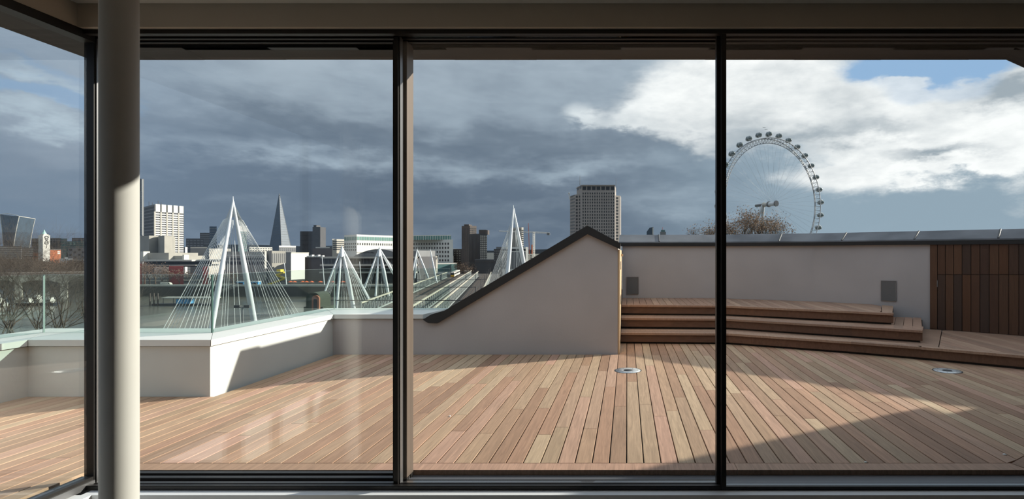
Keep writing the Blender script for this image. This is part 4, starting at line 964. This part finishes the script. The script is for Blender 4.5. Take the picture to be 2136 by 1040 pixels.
# --- railway bridge
rw = thing('railway_bridge', 'long railway bridge with pale lattice trusses running across the river', 'bridge')
def rx(x258, d): return x258-.2304*(d-258)
def rpt(x258, d, z): return (rx(x258, d), d, z)
DK = -17.0
MB().hexa([rpt(-103,100,DK-1.2),rpt(-60,100,DK-1.2),rpt(-60,495,DK-1.2),rpt(-103,495,DK-1.2)],[rpt(-103,100,DK),rpt(-60,100,DK),rpt(-60,495,DK),rpt(-103,495,DK)]).build('deck', C_['ballast'], rw)
def truss(x, d0, d1, zt, step=5.5):
    o = MB().tube(rpt(x,d0,zt), rpt(x,d1,zt), .30, n=4, smooth=False).build('truss', C_['trusslit'], rw)
    MB().tube(rpt(x,d0,DK+.2), rpt(x,d1,DK+.2), .28, n=4, smooth=False).build('bottom_chord', C_['truss'], o)
    m = MB(); n = int((d1-d0)/step)
    for i in range(n):
        a, b_ = d0+step*i, d0+step*(i+1)
        m.tube(rpt(x,a,DK), rpt(x,a,zt), .15, n=4, smooth=False).tube(rpt(x,a,DK), rpt(x,b_,zt), .11, n=3).tube(rpt(x,b_,DK), rpt(x,a,zt), .11, n=3)
    m.build('lattice', C_['truss'], o, kind='stuff')
truss(-99.8, 160, 420, -13.0); truss(-83.3, 112, 460, -13.0); truss(-76.8, 112, 440, -13.0); truss(-66.5, 140, 440, -13.6)
for tx_ in (-96.2,-92,-88,-80.5,-73.4,-70):
    for g in (-.72,.72): MB().tube(rpt(tx_+g,105,DK+.08), rpt(tx_+g,494,DK+.08), .09, n=3).build('rail', C_['steelrail'], rw)
for i in range(7):
    dd = 140+i*55; MB().tube(rpt(-101.5,dd,DK), rpt(-101.5,dd,DK+6.5), .16, n=5).tube(rpt(-68,dd,DK), rpt(-68,dd,DK+6.5), .16, n=5).tube(rpt(-101.5,dd,DK+6.4), rpt(-68,dd,DK+6.4), .12, n=4).build('gantry', C_['dgrey'], rw)
for dd in (170,250,330): MB().box(rx(-82,dd)-20, rx(-82,dd)+20, dd-2.5, dd+2.5, WATER-1, DK-1.2).build('pier', C_['conc'], rw)
tr = thing('train', 'pale passenger train with yellow front crossing the railway bridge', 'train')
for i in range(3):
    d0 = 424+i*20.5; d1 = d0+20
    MB().hexa([rpt(-97.4,d0,DK+.5),rpt(-94.6,d0,DK+.5),rpt(-94.6,d1,DK+.5),rpt(-97.4,d1,DK+.5)],[rpt(-97.2,d0,DK+3.8),rpt(-94.8,d0,DK+3.8),rpt(-94.8,d1,DK+3.8),rpt(-97.2,d1,DK+3.8)]).build('carriage', C_['pale'], tr)
    MB().hexa([rpt(-94.57,d0+1,DK+2.0),rpt(-94.5,d0+1,DK+2.0),rpt(-94.5,d1-1,DK+2.0),rpt(-94.57,d1-1,DK+2.0)],[rpt(-94.57,d0+1,DK+3),rpt(-94.5,d0+1,DK+3),rpt(-94.5,d1-1,DK+3),rpt(-94.57,d1-1,DK+3)]).build('window_band', C_['win'], tr)
MB().hexa([rpt(-97.4,423.6,DK+.5),rpt(-94.6,423.6,DK+.5),rpt(-94.6,423.9,DK+.5),rpt(-97.4,423.9,DK+.5)],[rpt(-97.4,423.6,DK+1.9),rpt(-94.6,423.6,DK+1.9),rpt(-94.6,423.9,DK+1.9),rpt(-97.4,423.9,DK+1.9)]).build('front', C_['tyellow'], tr)
MB().hexa([rpt(-97.2,423.6,DK+2.0),rpt(-94.8,423.6,DK+2.0),rpt(-94.8,423.9,DK+2.0),rpt(-97.2,423.9,DK+2.0)],[rpt(-97.2,423.6,DK+3.2),rpt(-94.8,423.6,DK+3.2),rpt(-94.8,423.9,DK+3.2),rpt(-97.2,423.9,DK+3.2)]).build('windscreen', C_['win'], tr)
b = bld('station_canopy', 'long pale green platform canopy beside the train', [(905,545),(953,565)], 551, 'teal', 30, zb=DK); cap(b,.7,'pale')

# --- middle buildings
b = bld('white_offices', 'white office block with many square dark windows right of the stile', [(856,640),(938,600),(945,None)], 501, 'white', 40); cells(b,0,505,562,15,7,.42,.5,'win')
q = bld('penthouse_floor', 'green glazed penthouse floor with white cornice above the square windows', [(856,614),(941,604)], 492, 'gwin', 30, zb=b['zt']+.01); cells(q,0,492,501,17,1,.16,1,'white',name='fins'); cap(q,1.0,'white')
b = bld('concrete_block', 'pale blank concrete block in front of the square windowed offices', [(874,470),(913,None)], 534, 'cream', 20); cells(b,0,538,541,4,1,.35,.9,'win'); cells(b,0,543,562,1,1,1,1,'dgrey',s0=.5,s1=.8,single=True,name='dark_bay')
b = bld('brown_block', 'low dark brown block left of the twin dark towers', [(946,640),(962,620),(969,None)], 519, 'brown', 20, ref=1); cells(b,0,521,545,3,5,.4,.4,'cream')
tw2 = bld('dark_tower', 'taller dark brown tower of the pair beyond the railway', [(963,760),(980,750),(994,None)], 471, 'brown', 40); cells(tw2,0,476,545,5,14,.35,.8,'dgrey'); cells(tw2,1,474,545,6,16,.5,.5,'win'); 
MB().box(X(968,765),X(978,765),765,780,tw2['zt'],tw2['zt']+2.5).build('roof_box', C_['brown'], tw2['t'])
tw3 = bld('dark_tower', 'shorter dark tower with pale gridded right face', [(978,670),(1001,655),(1016,None)], 488, 'dgrey', 30); cells(tw3,0,490,545,8,14,.25,1,'brown'); cells(tw3,1,490,545,4,14,.7,.55,'cream')
MB().box(X(999,672),X(1013,672),672,690,tw3['zt'],Z(479,672)).build('roof_box', C_['brown'], tw3['t'])
b = bld('viaduct_building', 'low dark viaduct buildings at the end of the railway tracks', [(990,620),(1060,620)], 541, 'dgrey', 40); cells(b,0,543,548,14,1,.4,.7,'brown')
b = bld('office_block', 'long pale distant roof right of the twin dark towers', [(1016,1100),(1032,1100)], 527, 'pale', 40); cap(b,1,'grey')
b = bld('grey_tower', 'grey concrete tower seen between the legs of the tall pylon', [(1066,820),(1088,800),(1092,None)], 475, 'cream', 30); cells(b,0,478,520,7,1,.35,1,'grey'); cells(b,1,478,520,2,10,.7,.5,'win')
b = bld('white_pavilion', 'white flat roofed building behind the tall pylon', [(1048,520),(1097,515),(1102,None)], 515, 'white', 25); cells(b,0,519,523,1,1,1,1,'win',single=True,name='window_band'); cells(b,0,525,560,8,1,.8,1,'grey')
b = bld('dark_block', 'dark cluttered rooftop block left of the tall pylon', [(1030,560),(1052,556)], 519, 'dgrey', 20); cells(b,0,521,545,5,5,.5,.4,'grey'); cap(b,2.2,'grey','roof_plant',.45)
b = bld('office_block', 'low pale building beneath the tower crane', [(1098,560),(1150,560)], 529, 'pale', 20); cells(b,0,531,540,8,2,.5,.5,'win')
cr = thing('tower_crane', 'white tower crane with horizontal jib beyond the tall pylon', 'crane'); d = 520
def lattice(p, q, w, m, n, name):
    p, q = Vector(p), Vector(q); o = MB(); ax = (q-p).normalized(); s1_ = ax.orthogonal().normalized()*w; s2_ = ax.cross(s1_)
    cs = [s1_, s2_, -s1_, -s2_]
    for c in cs: o.tube(p+c, q+c, .10*w+.08, n=3)
    for i in range(n):
        for k_ in range(4): o.tube(p.lerp(q,i/n)+cs[k_], p.lerp(q,(i+1)/n)+cs[(k_+1)%4], .09, n=3)
    o.build(name, C_[m], cr)
lattice((X(1113.5,d),d,BANK), P(1113.5,483,d), 1.1, 'white', 24, 'mast'); lattice(P(1112,484,d), P(1041,482,d), .7, 'white', 22, 'jib'); lattice(P(1112,484,d), P(1146,486,d), .8, 'white', 10, 'counter_jib')
MB().box(*sorted((X(1141,d),X(1147,d))), d-1, d+1, Z(490,d), Z(485.5,d)).build('counterweight', C_['grey'], cr)
o2 = thing('red_crane', 'slender orange crane mast behind the white tower crane', 'crane'); MB().tube((X(1106,640),640,BANK), P(1102,465,640), .5, .3, n=4).build('mast', C_['orange'], o2); MB().tube((X(1110,640),640,BANK), P(1110,510,640), 1.1, n=4).build('lower_mast', C_['orange'], o2)
x, y = gp(966, 505); 
for i, (px, dd, hh) in enumerate(((958,522,14),(970,535,12),(984,550,10))):
    x, y = gp(px, dd); tree('bare_bush', ('round leafless tree at the foot of the dark towers', 'small leafless tree left of the pale brick gables', 'smallest leafless tree at the end of the tracks')[i], (x, y, BANK), hh, 1.2, 170+i, levels=4, leaves=250, lsize=.4, bm='twig', lm='twig', first=.2, nfork=4)

# --- stone tower block
st = thing('stone_tower', 'tall pale stone tower block with stepped shoulders and gridded windows', 'building')
d = 675
def fac(pts, ytop, name, dp, m='stoneshade', ref=0):
    v = [(X(p,q),q) for p, q in pts]; MB().prism(v+[(a+dp*.03,b_+dp) for a, b_ in v[::-1]], BANK, Z(ytop, pts[ref][1])).build(name, C_[m], st); return {'t': st, 'v': v}
fM = fac([(1203,705),(1214,675),(1282.5,675)], 387, 'main_shaft', 30, ref=1); fL = fac([(1189,712),(1200,690),(1213.2,684)], 405.5, 'left_shoulder', 20, ref=1); fR = fac([(1282.8,686),(1294,692)], 407, 'right_shoulder', 20)
cells(fM,1,388.5,396.5,7,1,.78,.9,'win',single=True,name='loggia'); cells(fM,1,400,540,14,22,.42,.58,'win',out=.3); cells(fL,1,407,540,2,20,.5,.58,'win'); cells(fL,0,407,540,1,20,.8,.4,'grey'); cells(fR,0,409,540,1,20,.5,.6,'win',s0=.1,s1=.75); cells(fM,0,390,398,2,1,.5,.8,'win')
v = [(X(1201.5,706),706),(X(1213.6,673.6),673.6),(X(1283.2,673.6),673.6),(X(1283.2,706),706)]; MB().prism(v, Z(387,675)+.02, Z(385.6,675)).build('cornice', C_['stoneshade'], st)
MB().hexa([(a,b_,Z(385.6,675)) for a, b_ in [(X(1207,690),690),(X(1216,678),678),(X(1276,678),678),(X(1276,700),700)]], [(a,b_,Z(383.4,675)) for a, b_ in [(X(1213,694),694),(X(1222,684),684),(X(1268,684),684),(X(1268,696),696)]]).build('roof', C_['conc'], st)
for px, py0, py1, r_ in ((1209.8,386,366,.35),(1285,400,371,.3)):
    MB().tube(P(px,py0,690), P(px,py1,690), r_, .15, n=6).build('flagpole', C_['grey'], st)
MB().tube(P(1188.5,404,700), P(1186,402,700), .9, n=8).tube(P(1186.5,404,700), P(1188.5,416,700), .5, n=6).build('dish_bracket', C_['white'], st)
b = bld('roof_pavilion', 'tiny slanted blue glass roof peeping over the terrace wall', [(1349,300),(1363,300)], 483, 'blueglass', 8, zb=-21.4)
v = b['v']; zt = b['zt']; MB().hexa([(v[0][0],v[0][1],zt),(v[1][0],v[1][1],zt),(v[1][0],v[1][1]+6,zt),(v[0][0],v[0][1]+6,zt)],[(v[0][0]+1.6,v[0][1],zt+2.2),(v[1][0],v[1][1],zt+2.6),(v[1][0],v[1][1]+6,zt+2.6),(v[0][0]+1.6,v[0][1]+6,zt+2.2)]).build('roof', C_['blueglass'], b['t']); cells(b,0,474,489,1,1,1,1,'pale',s0=.85,s1=1,single=True,name='fin')
b = bld('roof_pavilion', 'tiny grey roof turret peeping over the wall beside the slanted one', [(1377,300),(1389,300)], 483, 'grey', 6); cap(b,1.0,'teal','cupola',.3)
MB().tube((*gp(1382,302),b['zt']),(*gp(1382,302),b['zt']+2.6),.12,n=5).build('mast', C_['red'], b['t'])

# --- observation wheel
wh = thing('observation_wheel', 'giant white observation wheel with glass capsules around its rim', 'ferris wheel')
WC = Vector(P(1611, 425, 507)); ua = Vector((.87,.493,0)).normalized(); ax = Vector((-ua.y, ua.x, 0))
def wp(r, t, a=0.0): return WC + ua*(r*math.cos(t)) + Vector((0,0,r*math.sin(t))) + ax*a
n = 96
for r_, a, tr_ in ((60,-3.2,.42),(60,3.2,.42),(55.5,0,.34)):
    m = MB()
    for i in range(n): m.tube(wp(r_,2*math.pi*i/n,a), wp(r_,2*math.pi*(i+1)/n,a), tr_, n=6, caps=False)
    m.build('rim', C_['eye'], wh)
m = MB()
for i in range(n):
    t0, t1 = 2*math.pi*i/n, 2*math.pi*(i+1)/n
    m.tube(wp(60,t0,-3.2), wp(60,t0,3.2), .18, n=3).tube(wp(60,t0,-3.2), wp(55.5,t0,0), .18, n=3).tube(wp(60,t0,3.2), wp(55.5,t0,0), .18, n=3).tube(wp(55.5,t0,0), wp(60,t1,-3.2), .14, n=3).tube(wp(55.5,t0,0), wp(60,t1,3.2), .14, n=3)
m.build('rim_lattice', C_['eye'], wh, kind='stuff')
m = MB()
for i in range(64):
    t = 2*math.pi*i/64; m.tube(WC+ax*(4 if i % 2 else -4), wp(55.5,t,0), .05, n=3, caps=False)
m.build('spokes', C_['eye'], wh, kind='stuff')
cap0 = None
for i in range(32):
    t = 2*math.pi*(i+.35)/32; c = wp(63.8, t)
    if cap0 is None:
        cap0 = MB().ellipsoid((0,0,0), 3.9, 2.25, 2.25, n=14, m=8).build('capsule', C_['glassp'], wh)
        m = MB()
        for sx in (-1.3, 1.3):
            for k_ in range(16):
                a0, a1 = 2*math.pi*k_/16, 2*math.pi*(k_+1)/16; rr_ = 2.25*math.sqrt(1-(sx/3.9)**2)+.08
                m.tube((sx,rr_*math.cos(a0),rr_*math.sin(a0)), (sx,rr_*math.cos(a1),rr_*math.sin(a1)), .22, n=4, caps=False)
        m.build('mounting_ring', C_['steelw'], cap0); MB().box(-2.9,2.9,-1.3,1.3,-1.75,-1.35).build('floor_plate', C_['white'], cap0); o = cap0
    else: o = copy_tree(cap0, wh)
    o.location = c; o.rotation_euler = (0, 0, math.atan2(ax.y, ax.x))
MB().tube(WC-ax*5, WC+ax*4, 1.9, n=16).build('hub', C_['steelw'], wh); MB().tube(WC-ax*5.5, WC-ax*4.4, 2.7, n=16).build('hub_flange', C_['grey'], wh); MB().tube(WC+ax*4, WC+ax*5, 2.7, n=16).build('hub_flange', C_['grey'], wh)
MB().tube(WC+ax*5, WC+ax*11, 1.9, 1.7, n=14).build('spindle', C_['pale'], wh); MB().tube(WC+ax*11, WC+ax*22, 1.35, 1.2, n=14).build('spindle_tail', C_['grey'], wh); MB().tube(WC+ax*10.6, WC+ax*11.4, 2.3, n=14).build('spindle_collar', C_['pale'], wh)
for s in (-1, 1):
    f_ = WC+ax*36+ua*s*18; MB().tube(WC+ax*12, (f_.x, f_.y, BANK), 1.5, 1.2, n=10).build('support_leg', C_['steelw'], wh)
for px, py, lb in ((1594,266,'left of two small dark birds above the wheel'),(1598,270,'right lower one of two small dark birds above the wheel')):
    p = P(px, py, 200); o = MB().prism_xz([(-.7,.18),(-.25,.02),(0,.0),(.25,.05),(.7,.1),(.25,.14),(0,.12),(-.25,.13)], -.06, .06).build('bird', C_['win']); o.location = p; o['label'] = lb; o['category'] = 'bird'; o['group'] = 'birds above the wheel'
